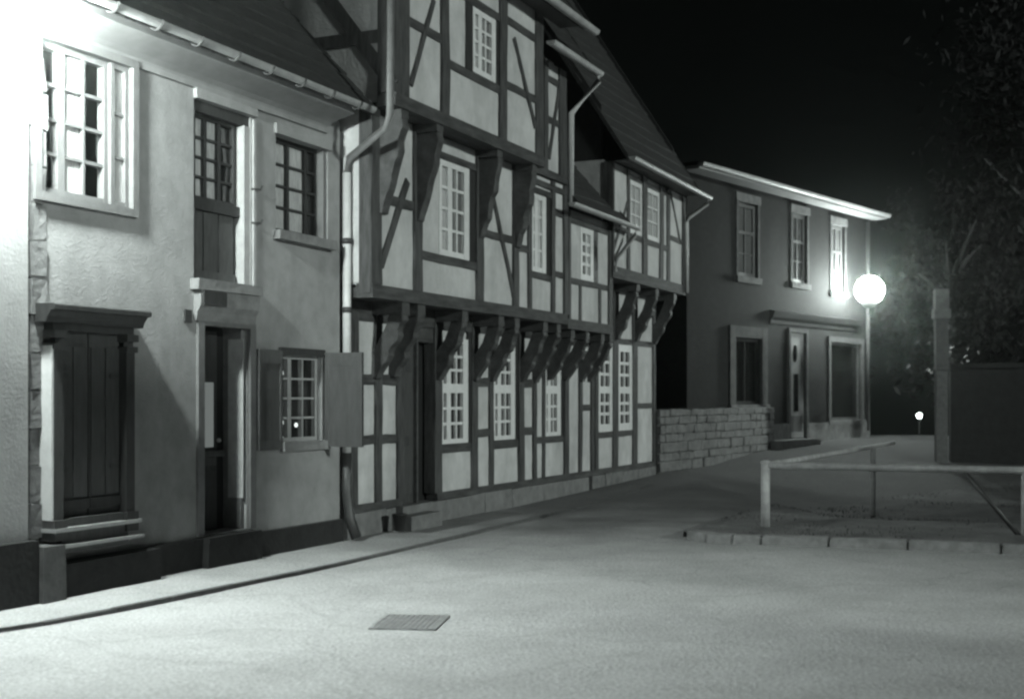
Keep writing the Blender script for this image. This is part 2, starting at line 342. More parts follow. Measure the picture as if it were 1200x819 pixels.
    def storey(h, d, z0, z1, posts, bays, posts_m='timber', pr=.014, dep=.14):
        # posts: (px_left, px_right) at plane d;  bays: for each gap a list [fill, rail, fill, rail ... fill] from the bottom up
        for a, b in posts:
            s0, s1 = S(a, d), S(b, d); bm = bmesh.new(); f_ = -(d+pr+random.uniform(0, .008))
            crook(bm, s0-h.s0, s1-h.s0, f_, -(d-dep), z0, z1, 'z', min(.012, (s1-s0)*.1)); obj('post', bm, posts_m, h.root)
        for (p, q), spec in zip(zip(posts, posts[1:]), bays):
            a, b = S(p[1], d), S(q[0], d); za = z0
            for i, it in enumerate(spec):
                if i % 2:      # rail: (z centre, height)
                    rz, rh = it; bm = bmesh.new(); crook(bm, a-.012-h.s0, b+.012-h.s0, -(d+pr-.008+random.uniform(0, .005)), -(d-dep+.01), rz-rh/2, rz+rh/2, 'x', .007, 3); obj('rail', bm, 'timber_h', h.root); za = rz+rh/2
                else:
                    zb = spec[i+1][0]-spec[i+1][1]/2 if i+1 < len(spec) else z1
                    if it == 'p': h.panel(a-.006, b+.006, za-.006, zb+.006, d)
                    elif callable(it): it(a, b, za, zb)

# ------------------------------------------------------------------ ground
def sm(t): t = max(0, min(1, t)); return t*t*(3-2*t)
def lerp(t, pts):
    if t <= pts[0][0]: return pts[0][1]
    for (a, b), (c, d) in zip(pts, pts[1:]):
        if t <= c: return b+(d-b)*(t-a)/(c-a)
    return pts[-1][1]
def gz(x, y):
    z = lerp(y, [(18, 0), (24.3, .12), (30, .40), (33, .52), (37, .5), (60, -3), (90, -5), (260, -8)])
    z -= .42*sm((x-3.0)/2.6)*sm((y-15.2)/5.0)*(1-sm((y-22.5)/6))
    return z
def sheet(name, xs, ys, m, f, kind='structure'):
    bm = bmesh.new(); g = [[bm.verts.new((x, y, f(x, y))) for y in ys] for x in xs]
    for i in range(len(xs)-1):
        for k in range(len(ys)-1): bm.faces.new((g[i][k], g[i+1][k], g[i+1][k+1], g[i][k+1]))
    return tag(obj(name, bm, m, None, True), kind=kind)
xs = [-180, -90, -40, -20]+[-12+.5*i for i in range(65)]+[30, 60, 110, 180]
ys = [-12, -4]+[.5*i for i in range(4, 84)]+[46, 52, 60, 75, 90, 130, 180, 260]
rng = random.Random(3)
sheet('road', xs, ys, 'road', lambda x, y: gz(x, y)+(rng.uniform(-.008, .008) if 2 < y < 40 else 0))
# narrow raised pavement along the houses, with basalt kerb stones
KERB = [(-12, .5), (-8.5, .52), (-7.2, .55), (-6.6, .75), (-5.9, .92), (-4.6, .97), (-2.5, 1.08), (-.6, 1.05), (1.5, .98), (3.2, .92), (5.5, .84), (8.5, .72), (10.4, .7)]
KH = [(-12, .026), (-1, .028), (3, .03), (6, .012), (10.4, .008)]
def kd(s): return lerp(s, KERB)
bm = bmesh.new(); rows = []
for i in range(113):
    s = -12+22.4*i/112; e = kd(s); rows.append([])
    for q in range(6):
        d = -.2+(e-.06+.2)*q/5; p = P(s, d, 0); z = gz(p.x, p.y)+lerp(s, KH)+rng.uniform(-.003, .003)
        rows[-1].append(bm.verts.new((p.x, p.y, z)))
for a, b in zip(rows, rows[1:]):
    for q in range(5): bm.faces.new((a[q], b[q], b[q+1], a[q+1]))
pav = tag(obj('pavement', bm, 'pavement', None, True), kind='structure')
s = -12
while s < 6.5:
    l = rng.uniform(.6, .95); bm = bmesh.new(); q = []
    for top in (0, 1):
        for (ss, w) in ((s, .06), (s+l-.012, .06), (s+l-.012, 0), (s, 0)):
            p = P(ss, kd(ss)-w+.0, 0); q.append((p.x, p.y, gz(p.x, p.y)+(lerp(ss, KH)+.004+rng.uniform(-.003, .003) if top else -.15)))
    hexa(bm, q); obj('kerb_stone', bm, 'kerb', pav); s += l

# ------------------------------------------------------------------ left neighbour (only its corner shows)
nb = House('plastered_house', -9.5, 'white plastered house corner with a dark stone base at the far left edge', 'house')
sN = S(33, .14)
nb.part('wall', 'white_stucco', -9.5, sN, -5, .14, .5, 7.2)
nb.part('plinth', 'plinth', -9.5, sN+.02, -5, .24, 0, .5, .01)
nb.part('base_stone', 'dim_stone', sN+.02, sN+.25, .02, .27, 0, .46, .015)

# ------------------------------------------------------------------ left house
sL, sR = S(36, .06), S(398, .06)
lh = House('stucco_house', sL, 'rough stuccoed two storey house with a shuttered shopfront and a pale boxed cornice')
D = .06
uw = (S(44, D), S(151, D), 3.20, 4.40); hd = (S(227, D), S(294, D), 2.68, 4.33); rw = (S(323, D), S(384, D), 3.28, 4.25)
dr = (S(237, D), S(291, D), .32, 2.28); sw = (S(328, D), S(377, D), 1.14, 2.03); sp = (S(66, D), S(156, D), .5, 2.2)
lh.cutwall('wall', 'stucco', sL, sR, .26, 4.6, D, [uw+(.16,), hd+(.2,), rw+(.2,), dr+(.27,), sw+(.15,), sp+(.1,)])
lh.part('end_wall', 'stucco', sR-.3, sR-.004, -5, D-.03, 0, 4.6)
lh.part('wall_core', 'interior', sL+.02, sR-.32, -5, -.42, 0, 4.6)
lh.part('plinth', 'plinth', sL, dr[0]-.06, -.1, D+.05, 0, .30, .006); lh.part('plinth', 'plinth', dr[1]+.06, sR, -.1, D+.05, 0, .27, .006)
lh.part('doorstep', 'plinth', dr[0]-.06, dr[1]+.06, -.3, D+.12, 0, .30, .008)
# cornice: coved profile, extruded along the eave
bm = bmesh.new()
prof = [(D-.05, 4.42), (D+.035, 4.42), (D+.04, 4.47), (D+.015, 4.475), (D+.03, 4.50), (D+.09, 4.53), (D+.19, 4.56), (D+.30, 4.585), (D+.36, 4.60), (D+.36, 4.66), (D-.05, 4.66)]
prism(bm, prof, lambda a, b, t: lh.L(t, a, b), -9.4, S(404, .3)); obj('cornice', bm, 'cornice', lh.root)
lh.roof(-9.4, -.78, .52, 4.70, 47, -3.6); lh.gutter(-9.4, S(436, .5), .50, 4.70, .06, 'grey_paint', 16)
# quoin strip at the left end
for k in range(13):
    z0 = .5+k*.29; w = random.choice((.09, .13)); lh.part('quoin', 'stone', sL-.03, sL+w, D-.05, D+.02+random.uniform(0, .02), z0, z0+.275, .014)
# upper left window: outside frame, casements, curtains behind clear glass
a, b, z0, z1 = uw
bm = bmesh.new(); f = .07
lh.bx(bm, b, b+f, D-.02, D+.05, z0-f, z1+f); lh.bx(bm, a-f, a, D-.02, D+.05, z0-f, z1+f); lh.bx(bm, a, b, D-.02, D+.052, z0-f, z0); lh.bx(bm, a, b, D-.02, D+.052, z1, z1+f)
obj('window_surround', bm, 'dull_paint', lh.root)
w1 = lh.window(a, b-.22, z0, z1, D-.03, (1, .18, 1, 1), 4, .05, .028, (0,), None, 'dull_paint', ['clear', 'clear', 'curtained', 'clear'], True)
w2 = lh.window(b-.22, b, z0, z1, D+.0, (1,), 3, .045, .024, (), None, 'dull_paint', 'curtained', True, name='casement')
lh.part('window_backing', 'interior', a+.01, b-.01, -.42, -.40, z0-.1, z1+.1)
def curtain(s0, s1, z0, z1, d, label, taper=0.0, m='curtain', name='curtain'):
    bm = bmesh.new(); n, k = 26, 8; g = []; c = P((s0+s1)/2, d, z0)
    for i in range(n+1):
        g.append([])
        for q in range(k+1):
            v = q/k; wv = 1-taper*(1-v)*.6; ss = s0+(s1-s0)*(i/n*wv+(0 if taper >= 0 else .0))
            p = P(ss, d+.022*math.sin(i*1.9+.3*math.sin(q))+.0, z0+(z1-z0)*v)-c; g[-1].append(bm.verts.new(p))
    for i in range(n):
        for q in range(k): bm.faces.new((g[i][q], g[i+1][q], g[i+1][q+1], g[i][q+1]))
    o = obj(name, bm, m, None, True); o.location = c; return tag(o, label, 'curtain', 'curtains of the upper window')
m_ = (a+b-.22)/2
curtain(m_-.02, m_+.30, z0+.02, z1-.03, -.16, 'gathered white curtain in the middle of the brightly lit upper window', .35)
curtain(b-.27, b-.60, z0+.02, z1-.03, -.19, 'gathered white curtain next to the pale side casement of the upper window', .3)
curtain(a+.03, a+.30, z0+.02, z1-.03, -.22, 'dim curtain in the left casement of the lamp lit upper window', .15)
# loading door above the entrance
a, b, z0, z1 = hd
bm = bmesh.new(); lh.bx(bm, a, a+.05, D-.2, D-.02, z0, z1); lh.bx(bm, a, b, D-.2, D-.025, z1-.1, z1); lh.bx(bm, a, b, D-.2, D-.06, z0+.66, z0+.76); obj('loading_door_frame', bm, 'dark_wood', lh.root)
lh.part('jamb_board', 'grey_paint', b-.095, b+.004, D-.18, D-.01, z0+.0, z1-.1); lh.part('jamb_board', 'grey_paint', b+.02, b+.06, D-.03, D+.02, z0-.02, z1-.02)
lh.window(a+.05, b-.13, z0+.76, z1-.1, D-.09, (1, 1, 1), 4, .03, .022, (0, 1), None, 'dark_wood', ['curtained', 'curtained', 'glass'], True)
for k in range(3):
    w = (b-a-.20)/3; lh.part('door_board', 'shutter', a+.055+k*w, a+.055+(k+1)*w-.012, D-.16, D-.11+.006*k, z0+.10, z0+.66)
lh.part('bottom_rail', 'shutter', a+.05, b-.13, D-.16, D-.085, z0+.0, z0+.10)
lh.part('sill', 'paler_stone', a-.05, b+.06, D-.2, D+.10, z0-.10, z0-.002, .006)
bm = bmesh.new()
for zc in (z0+.62, z0+.95): tube(bm, [lh.L(b+.0, D-.0, zc), lh.L(b+.09, D+.05, zc), lh.L(b+.12, D+.05, zc+.04)], .011, 6)
obj('iron_hook', bm, 'iron', lh.root)
lh.part('lintel', 'stucco', a-.01, b+.06, D-.0, D+.045, z1+.0, z1+.09, .006)
# hood over the entrance
poly = [(D, 2.30), (D+.03, 2.30), (D+.045, 2.38), (D+.08, 2.44), (D+.09, 2.575), (D, 2.575)]
bm = bmesh.new(); prism(bm, poly, lambda q, w, t: lh.L(t, q, w), a-.0, b+.03); obj('door_hood', bm, 'paler_stone', lh.root)
lh.part('hood_sign_board', 'dark_wood', a+.02, a+.36, D+.07, D+.105, 2.44, 2.575)
lh.part('number_plate', 'iron', S(215, D), S(223, D), D-.01, D+.02, Z(219, 378, D), Z(219, 363, D))
# right upper window
a, b, z0, z1 = rw
lh.window(a, b-.02, z0, z1, D-.10, (1, 1, .6), 4, .045, .024, (0, 1), None, 'dark_wood', ['curtained', 'curtained', 'glass'], True)
lh.part('sill', 'paler_stone', a-.05, b+.05, D-.2, D+.09, z0-.10, z0-.002, .006)
lh.part('lintel', 'stucco', a-.03, b+.03, D-.0, D+.04, z1+.0, z1+.10, .006)
bm = bmesh.new(); lh.bx(bm, b-.06, b+.003, D-.2, D-.015, z0, z1); obj('jamb_board', bm, 'dull_paint', lh.root)
# entrance door
a, b, z0, z1 = dr
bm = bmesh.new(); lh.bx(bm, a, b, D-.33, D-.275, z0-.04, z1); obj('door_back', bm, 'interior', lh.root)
de = obj('front_door', (lambda q: (lh.bx(q, S(228, -.18), S(254, -.18), D-.27, D-.24, z0, z1-.05), q)[1])(bmesh.new()), 'dark_wood', lh.root)
M['lit_glass'] = emit('lit_door_glass', .16)
lh.part('glass_strip', 'lit_glass', S(239, -.18), S(249.5, -.18), D-.245, D-.232, Z(244, 524, -.18), Z(244, 448, -.18), parent=de)
lh.part('door_rail', 'shutter', S(236, -.18), S(260, -.18), D-.245, D-.20, Z(244, 535, -.18), Z(244, 528, -.18), .003, parent=de)
lh.part('door_panel', 'shutter', S(238, -.18), S(251, -.18), D-.245, D-.215, z0+.62, z0+.70, parent=de); lh.part('door_panel', 'dark_wood', S(238, -.18), S(251, -.18), D-.245, D-.225, z0+.15, z0+.56, parent=de)
bm = bmesh.new(); bmesh.ops.create_uvsphere(bm, u_segments=10, v_segments=8, radius=.022, matrix=Matrix.Translation(lh.L(S(256, -.16), D-.215, z0+.86))); obj('door_handle', bm, 'zinc', de)
bm = bmesh.new(); lh.bx(bm, b-.05, b+.004, D-.265, D-.05, z0, z1-.01); lh.bx(bm, b, b+.09, D-.02, D+.03, z0, z1-.02); lh.bx(bm, a-.09, a, D-.02, D+.03, z0, z1-.02); lh.bx(bm, a-.09, b+.09, D-.02, D+.028, z1-.02, z1+.03); obj('door_frame', bm, 'dull_paint', lh.root)
lh.part('jamb_board', 'grey_paint', b-.055, b-.05+.002, D-.20, D-.02, z0+.3, z1-.12)
# small ground floor window with shutters
a, b, z0, z1 = sw
lh.window(a, b, z0, z1, D-.06, (1, .12, 1, 1), 4, .04, .022, (0,), None, 'grey_paint', ['clear', 'clear', 'clear', 'glass'], True)
lh.part('sill', 'paler_stone', a-.02, b+.06, D-.15, D+.07, z0-.09, z0-.002, .006); lh.part('lintel', 'dark_wood', a-.03, b+.02, D-.0, D+.035, z1, z1+.07, .004)
def shutter(fn):
    bm = bmesh.new()
    for u0, u1, v0, v1, t in ((0, 1, 0, 1, .028), (0, .1, 0, 1, .040), (.9, 1, 0, 1, .040), (.1, .9, 0, .09, .038), (.1, .9, .86, 1, .038)): fn(bm, u0, u1, v0, v1, t)
    return obj('shutter', bm, 'shutter', lh.root)
s0_ = S(299, D); zz0, zz1 = z0-.07, z1+.04
shutter(lambda bm, u0, u1, v0, v1, t: lh.bx(bm, s0_+(a-.02-s0_)*u0, s0_+(a-.02-s0_)*u1, D+.005, D+.012+t, zz0+(zz1-zz0)*v0, zz0+(zz1-zz0)*v1))
hs = b+.03
shutter(lambda bm, u0, u1, v0, v1, t: lh.bx(bm, hs-t/2, hs+t/2, D+.03+.46*u0, D+.03+.46*u1, zz0+(zz1-zz0)*v0, zz0+(zz1-zz0)*v1))
# shopfront: cornice, pilasters, closed doors, moulded sill
sf = empty('shopfront', (0, 0, 0)); sf.parent = lh.root
a, b = S(63.5, .20), S(158, .20); zb, zt = .48, 2.12
def sfp(name, m, *q, j=0): return lh.part(name, m, *q, j=j, parent=sf)
for (x0, x1) in ((a, a+.10), (b-.10, b)):
    bm = bmesh.new(); lh.bx(bm, x0, x1, D-.02, .20, zb+.16, zt-.10); lh.bx(bm, x0-.015, x1+.015, D-.02, .22, zt-.15, zt-.10); lh.bx(bm, x0-.02, x1+.02, D-.02, .225, zt-.06, zt); lh.bx(bm, x0-.02, x1+.02, D-.02, .225, zb+.0, zb+.16)
    obj('pilaster', bm, 'dark_wood' if x0 > a else 'shutter', sf)
sfp('lit_side_board', 'white', a-.022, a-.002, D-.02, .195, zb+.16, zt-.12)  # white side and dark front carry the lamplight and the cornice shadow
sfp('frieze', 'dark_wood', a-.0, b+.0, D-.02, .19, zt-.0, zt+.10)
bm = bmesh.new(); poly = [(D, zt+.06), (.215, zt+.06), (.225, zt+.10), (.25, zt+.13), (.265, zt+.15), (.305, zt+.155), (.305, zt+.19), (.29, zt+.20), (D, zt+.205)]
prism(bm, poly, lambda q, w, t: lh.L(t, q, w), a-.10, b+.09); obj('shop_cornice', bm, 'dark_wood', sf)
m_ = (a+b)/2
for x0, x1 in ((a+.10, m_-.008), (m_+.008, b-.10)):
    p_ = sfp('shop_shutter', 'shutter', x0, x1, D-.08, .115, zb+.16, zt-.0)
    w = (x1-x0-.02)/2
    for k in range(2): sfp('shop_board', 'shutter', x0+.01+k*w+.006, x0+.01+(k+1)*w-.006, .10, .128+.004*k, zb+.32, zt-.12)
    sfp('shutter_rail', 'dark_wood', x0, x1, .10, .14, zb+.22, zb+.30, j=.002)
sfp('sill_moulding', 'shutter', a+.10, b-.10, D, .185, zb+.10, zb+.16); sfp('sill_moulding', 'grey_paint', a-.03, b+.04, D, .24, zb+.065, zb+.095); sfp('base_board', 'shutter', a+.08, b-.08, D, .20, zb-.105, zb+.07)
sfp('sill_moulding', 'grey_paint', a-.03, b+.06, D, .255, zb-.06, zb-.035)
for zc in (zt-.35, zb+.55):
    for x in (a+.16, b-.18): sfp('strap_hinge', 'iron', x-.05, x+.05, .12, .142, zc-.02, zc+.02)
lh.part('plinth_shade_step', 'plinth', a-.06, b+.3, D, .22, 0, .29, .012)  # shop plinth, blackened to carry the shadow at its foot

# ------------------------------------------------------------------ tall half-timbered house (A)
sA0, sA1 = S(434, .4), S(663.5, .4)
A = House('timber_framed_house', sA0, 'tall half timbered house with three jettied storeys above the dark doorway')
def core(h, s0, s1, d0, d1, z0, z1, m='plaster', name='wall_core'): return h.part(name, m, s0, s1, d0, d1, z0, z1)
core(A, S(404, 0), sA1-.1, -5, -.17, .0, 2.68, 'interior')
core(A, sA0+.03, sA1-.03, -5.2, .23, 2.83, 4.76); core(A, sA0+.03, sA1-.05, -5.2, .22, 4.77, 6.6); core(A, sA0+.035, S(636, .7)-.03, .2, .53, 4.9, 6.75)
# stone plinth, doorstep, sill
for (x0, x1) in ((S(404, 0), S(470, .1)), (S(510, .1), sA1)):
    x = x0
    while x < x1-.05:
        l = min(random.uniform(.5, .9), x1-x); A.part('plinth_stone', 'paler_stone', x, x+l-.012, -.2, .035+random.uniform(0, .02), -.1, .29, .008); x += l
A.part('doorstep', 'paler_stone', S(473, .2), S(509, .2), -.1, .30, -.05, .20, .01); A.part('doorstep', 'paler_stone', S(474, .1), S(508, .1), -.16, .08, .19, .295, .006)
A.part('sill_beam', 'timber_h', S(404, 0), S(470, 0), -.14, .022, .295, .385, .004); A.part('sill_beam', 'timber_h', S(511, 0), sA1, -.14, .022, .295, .385, .004)
mid, upr, wr = (1.106, .11), (1.80, .12), (.93, .11)
def gwin(a, b, z0, z1):
    A.window(a+.01, b-.10, z0+.01, 2.36, .0, (1, 1.35, 1.1), 3, .06, .036, (0,), (1.71, .12, 3), 'white', 'glass', fr=.15, mw=.12); A.part('reveal_shade_post', 'dark_wood', b-.10, b, -.14, .0, z0, 2.46)  # dark strip beside the window carries the shadow of its reveal
def adoor(a, b, z0, z1):
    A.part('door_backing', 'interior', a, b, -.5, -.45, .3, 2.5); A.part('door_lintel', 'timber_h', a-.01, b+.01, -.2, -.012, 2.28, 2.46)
posts0 = [(404, 419), (439.5, 447), (464.5, 472.5), (508.5, 517), (552.5, 559.5), (573, 578), (607, 613), (624, 628), (661, 664.5)]
def b0(a, b, z0, z1): pass
A.storey(0, .385, 2.55, posts0, [['p', mid, 'p', upr, 'p'], ['p', mid, 'p', upr, 'p'], [adoor], ['p', wr, gwin], ['p', mid, 'p', upr, 'p'], ['p', wr, gwin], ['p', mid, 'p', upr, 'p'], [lambda a, b, z0, z1: None]])
# entrance: side panel, dark open doorway, pale edge
a, b = S(472.5, 0), S(508.5, 0)
A.part('door_side_panel', 'timber', a, a+.36, -.16, -.06, .30, 2.5); A.part('door_side_panel', 'shutter', a+.05, a+.30, -.07, -.045, .42, 1.0); A.part('door_side_panel', 'shutter', a+.05, a+.30, -.07, -.045, 1.12, 1.9)
A.part('door_edge', 'bracket', a+.36, a+.40, -.10, -.01, .30, 2.5)
dd = A.part('front_door', 'dark_wood', a+.40, b, -.42, -.36, .30, 2.5)
bm = bmesh.new(); bmesh.ops.create_uvsphere(bm, u_segments=8, v_segments=6, radius=.02, matrix=Matrix.Translation(A.L(a+.5, -.33, 1.25))); obj('door_handle', bm, 'zinc', dd)
# bay with a window between two narrow panels, right end of the ground floor
a, b = S(628, 0), S(661, 0); q0, q1 = S(638.5, 0), S(660, 0)
A.part('rail', 'timber_h', a, b, -.13, .012, .90, 1.0, .004)
A.part('post', 'timber', q0-.10, q0, -.13, .012, .385, 2.5, .004)
A.panel(a, q0-.09, .385, .91, 0); A.panel(q0-.01, b, .385, .91, 0); A.panel(a, q0-.09, .99, 2.5, 0)
A.window(q0+.01, q1-.1, 1.0, 2.36, .0, (1, 1.35, 1.1), 3, .06, .036, (0,), (1.71, .12, 3), 'white', 'glass', fr=.15, mw=.12); A.part('reveal_shade_post', 'dark_wood', q1-.10, b, -.14, .0, 1.0, 2.46)
A.part('wall_plate', 'timber_h', S(404, 0), sA1, -.14, .005, 2.46, 2.68)
A.panel(S(404, 0), sA1-.02, 2.3, 2.47, -.03, name='frieze_panel')
# first jetty
A.part('jetty_beam', 'timber_h', sA0, sA1-.01, .22, .425, 2.68, 2.835, .006)
A.part('jetty_soffit', 'timber_h', sA0+.02, sA1-.02, -.16, .235, 2.69, 2.80)
BR = [440, 459, 512.5, 556, 575.5, 610, 626]
for px in BR:
    s = S(px, 0); A.bracket(s, .40, 2.55, 1.82); A.part('joist_end', 'bracket', s-.085, s+.085, -.1, .40, 2.545, 2.69, .006)
# first floor
z1a, z1b = 2.835, 4.74
r1 = (3.80, .11)
def w1f(px0, px1, gl=('curtained', 'curtained_dim', 'curtained_dim')):
    def f(a, b, z0, z1):
        c, e = S(px0, .4), S(px1, .4)
        A.window(c, e, z0+.005, 4.47, .40, (1.2, 1, 1), 4, .07, .034, (0,), None, 'white', gl, fr=.14, mw=.12); A.panel(a-.01, c+.01, z0-.006, 4.49, .4)
        A.part('reveal_shade_post', 'dark_wood', e+.002, b, .26, .39, z0, 4.48)
        A.part('rail', 'timber_h', a, b, .27, .41, 4.47, 4.56, .004); A.panel(a-.006, b+.006, 4.55, z1, .4)
    return f
posts1 = [(434, 446.5), (484.5, 494), (557.5, 565.5), (600.5, 606.5), (618.5, 622.5), (646, 650), (660, 665)]
A.storey(.4, z1a, z1b, posts1, [['p', (3.80, .11), 'p'], ['p', (3.26, .10), w1f(515, 550)], ['p', (3.72, .10), 'p'], ['p', (3.65, .10), 'p', (4.35, .09), 'p'],
    ['p', (3.32, .09), w1f(623, 640, ('curtained',)*3)], ['p', (3.4, .09), 'p', (4.3, .09), 'p']])
A.part('side_post', 'timber', sA0-.012, sA0+.2, .262, .408, z1a-.1, z1b)
# side panel of the first floor facing the camera, and its corner trim
def spanel(h, s, d0, d1, z0, z1, m='plaster', name='side_panel'): return h.part(name, m, s-.0, s+.06, d0, d1, z0, z1)
spanel(A, sA0+.015, -.0, .265, 2.85, 4.7)
A.beam('brace', 'timber', (S(446, .4), Z(446, 312, .4)), (S(477, .4), Z(477, 212, .4)), .10, .30, .416)
A.beam('brace', 'timber', (S(603, .4), Z(603, 352, .4)), (S(572, .4), Z(572, 205, .4)), .085, .30, .416)
# second jetty
sA2 = S(636, .7)
A.part('jetty_beam', 'timber_h', sA0-.02, sA2, .5, .725, 4.74, 4.885, .006); A.part('jetty_soffit', 'timber_h', sA0+.02, sA2-.02, .2, .52, 4.75, 4.86)
A.part('jetty_beam', 'timber_h', sA2+.01, sA1, .22, .43, 4.76, 4.87, .005); A.part('jetty_beam', 'timber_h', sA2+.01, sA1, .25, .42, 4.60, 4.68, .005)
for px in (447, 489, 561.5, 603.5):
    s = S(px, .4); A.bracket(s+.02, .70, 4.66, 3.63, .4, w=.15, solid=True); A.part('joist_end', 'bracket', s-.07, s+.09, .2, .69, 4.65, 4.75, .006)
# second floor
z2a, z2b = 4.885, 6.85
def w2f(a, b, z0, z1):
    c, e = S(554, .7), S(581, .7)
    A.window(c, e, z0+.005, 6.35, .70, (1, 1, 1), 4, .07, .034, (0,), None, 'white', ['curtained', 'curtained_dim', 'curtained_dim'], fr=.12, mw=.10); A.part('reveal_shade_post', 'dark_wood', S(546, .7), c-.002, .56, .705, z0, 6.4)
    A.panel(a-.01, S(546, .7)+.01, z0-.006, 6.4, .7); A.part('reveal_shade_post', 'dark_wood', e+.002, b, .56, .69, z0, 6.4); A.part('rail', 'timber_h', a, b, .57, .71, 6.36, 6.46, .004); A.panel(a-.006, b+.006, 6.45, z1, .7)
posts2 = [(460, 479), (516.5, 525.5), (585, 593.5), (627.5, 636)]
A.storey(.7, z2a, z2b, posts2, [['p', (5.73, .10), 'p', (6.45, .1), 'p'], ['p', (5.50, .10), w2f], ['p', (5.62, .10), 'p', (6.45, .1), 'p']])
A.beam('brace', 'timber', (S(481, .7), Z(481, 100, .7)), (S(508, .7), Z(508, 0, .7)), .075, .60, .716)
A.beam('brace', 'timber', (S(627, .7), Z(627, 150, .7)), (S(602, .7), Z(602, 45, .7)), .08, .60, .716)
posts2b = [(637, 641), (655, 663.5)]
A.storey(.4, 4.87, 6.45, posts2b, [['p', (5.62, .10), 'p', (6.2, .09), 'p']])
A.beam('brace', 'timber', (S(643, .4), Z(643, 186, .4)), (S(657, .4), Z(657, 88, .4)), .08, .30, .414)
# gable side above the neighbour's roof: plaster, corner post, beams
bm = bmesh.new(); tpA = math.tan(R(55))
prism(bm, [(.66, 4.8), (.66, 6.9), (-2.3, 6.9+2.96*tpA), (-5.26, 6.9), (-5.26, 4.8)], lambda d, z, t: A.L(t, d, z), sA0+.0, sA0+.028); obj('gable_wall', bm, 'plaster', A.root)
bm = bmesh.new(); prism(bm, [(.2, 6.5), (-2.3, 6.9+2.6*tpA), (-5.2, 6.5)], lambda d, z, t: A.L(t, d, z), sA1-.1, sA1-.05); obj('gable_wall', bm, 'plaster', A.root)
zs_ = Z(456, 37, .7)
for (nm, d0, z0, d1, z1, w) in (('gable_rail', .7, zs_, -4.6, zs_, .14), ('gable_rail', .5, 7.4, -4.4, 7.4, .14), ('gable_brace', .69, 4.95, -.75, 6.8, .15), ('gable_post', -1.2, 5.0, -1.2, 8.2, .15), ('gable_post', -2.9, 5.0, -2.9, 8.2, .15), ('gable_brace', -1.3, 7.2, -2.8, 5.3, .12)):
    bm = bmesh.new(); v = Vector((d1-d0, z1-z0)).normalized(); q = Vector((-v.y, v.x))*w/2
    prism(bm, [(d0+q.x, z0+q.y), (d1+q.x, z1+q.y), (d1-q.x, z1-q.y), (d0-q.x, z0-q.y)], lambda d, z, t: A.L(t, d, z), sA0-.016-random.uniform(0, .004), sA0+.02); obj(nm, bm, 'timber', A.root)
A.part('corner_post', 'timber', sA0-.02, sA0+.03, .50, .715, 4.88, 6.85)
A.roof(sA0-.35, sA2+.75, 1.02, 6.86, 55, -2.3); A.roof(sA2+.76, sA1+.3, .72, 6.56, 55, -2.3, back=False)
A.gutter(sA0-.4, S(698, 1.08), 1.08, 6.84, .07); A.gutter(sA2+.1, S(703, .78), .78, 6.50, .07)
A.part('eave_board', 'dark_wood', sA0-.3, sA2+.6, .72, 1.0, 6.80, 6.84)
ge = S(703, .78)
A.pipe([(ge-.06, .78, 6.44), (ge-.06, .78, 6.36), (sA1+.03, .47, Z(665, 131, .47)), (sA1+.03, .46, 4.5)], .045)
pd = .84; sp_ = S(457, pd)
x_ = S(406.5, .13)
A.pipe([(sp_+.10, 1.05, 6.85), (sp_+.02, pd, 6.45), (sp_, pd, Z(457, 135, pd)), (sp_-.02, pd-.05, Z(457, 150, pd)), (x_, .16, Z(407, 186, .13)), (x_, .13, Z(407, 204, .13))], .040, 'zinc_dull')
A.pipe([(x_, .13, Z(407, 203, .13)), (x_, .13, .95)], .046, 'pipe', [(x_, .13, 3.3), (x_, .13, 2.55)])
bm = bmesh.new(); tube(bm, [A.L(x_, .13, .99), A.L(x_, .13, .55), A.L(x_+.01, .16, .28), A.L(x_+.02, .24, .06)], [.056, .056, .058, .06], 12); obj('pipe_shoe', bm, 'iron', A.root, True)
A.part('gap_shade_board', 'timber', S(397.5, .05), S(403.5, .05), -.2, .045, .2, 4.5)  # dark board standing in for the shaded gap between the houses

# ------------------------------------------------------------------ low middle wing (B)
sB0, sB1 = sA1+.005, S(717, .4); zBe = Z(720, 256, .68)
B = House('timber_framed_house', sB0, 'low half timbered wing squeezed between the tall house and the end block')
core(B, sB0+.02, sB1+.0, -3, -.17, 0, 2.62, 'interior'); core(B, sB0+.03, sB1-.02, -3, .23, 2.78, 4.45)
B.part('plinth_stone', 'paler_stone', sB0, sB1-.1, -.2, .045, -.1, .29, .008); B.part('sill_beam', 'timber_h', sB0, S(692, 0), -.14, .02, .295, .385, .004)
sBC = S(692, 0)
B.storey(0, .385, 2.5, [(664.5, 666), (678, 681.5), (692, 694)], [['p'], ['p', (1.43, .1), 'p', (2.3, .1), 'p']])
B.part('wall_plate', 'timber_h', sB0, sBC, -.14, .005, 2.42, 2.62)
B.part('jetty_beam', 'timber_h', sB0, sB1, .22, .425, 2.62, 2.77, .005); B.part('jetty_soffit', 'timber_h', sB0+.02, sB1-.02, -.16, .235, 2.63, 2.75)
for px in (643, 661, 679.5, 690):
    s = S(px, 0); h = A if px < 650 else B; h.bracket(s, .40, 2.50, 1.85); h.part('joist_end', 'bracket', s-.08, s+.08, -.1, .40, 2.495, 2.63, .006)
def wB(a, b, z0, z1):
    c, e = S(680.5, .4), S(695.5, .4); B.panel(a-.01, c+.01, z0, z1, .4); B.window(c, e, z0+.005, 4.22, .40, (1, 1), 4, .09, .05, (), None, 'white', ['glass', 'curtained'], fr=.12); B.part('reveal_shade_post', 'dark_wood', e+.002, S(701.5, .4), .26, .39, z0, 4.24); B.panel(S(701.5, .4)-.01, b+.01, z0, z1, .4)
sBp = [(665.5, 668), (712.5, 717)]
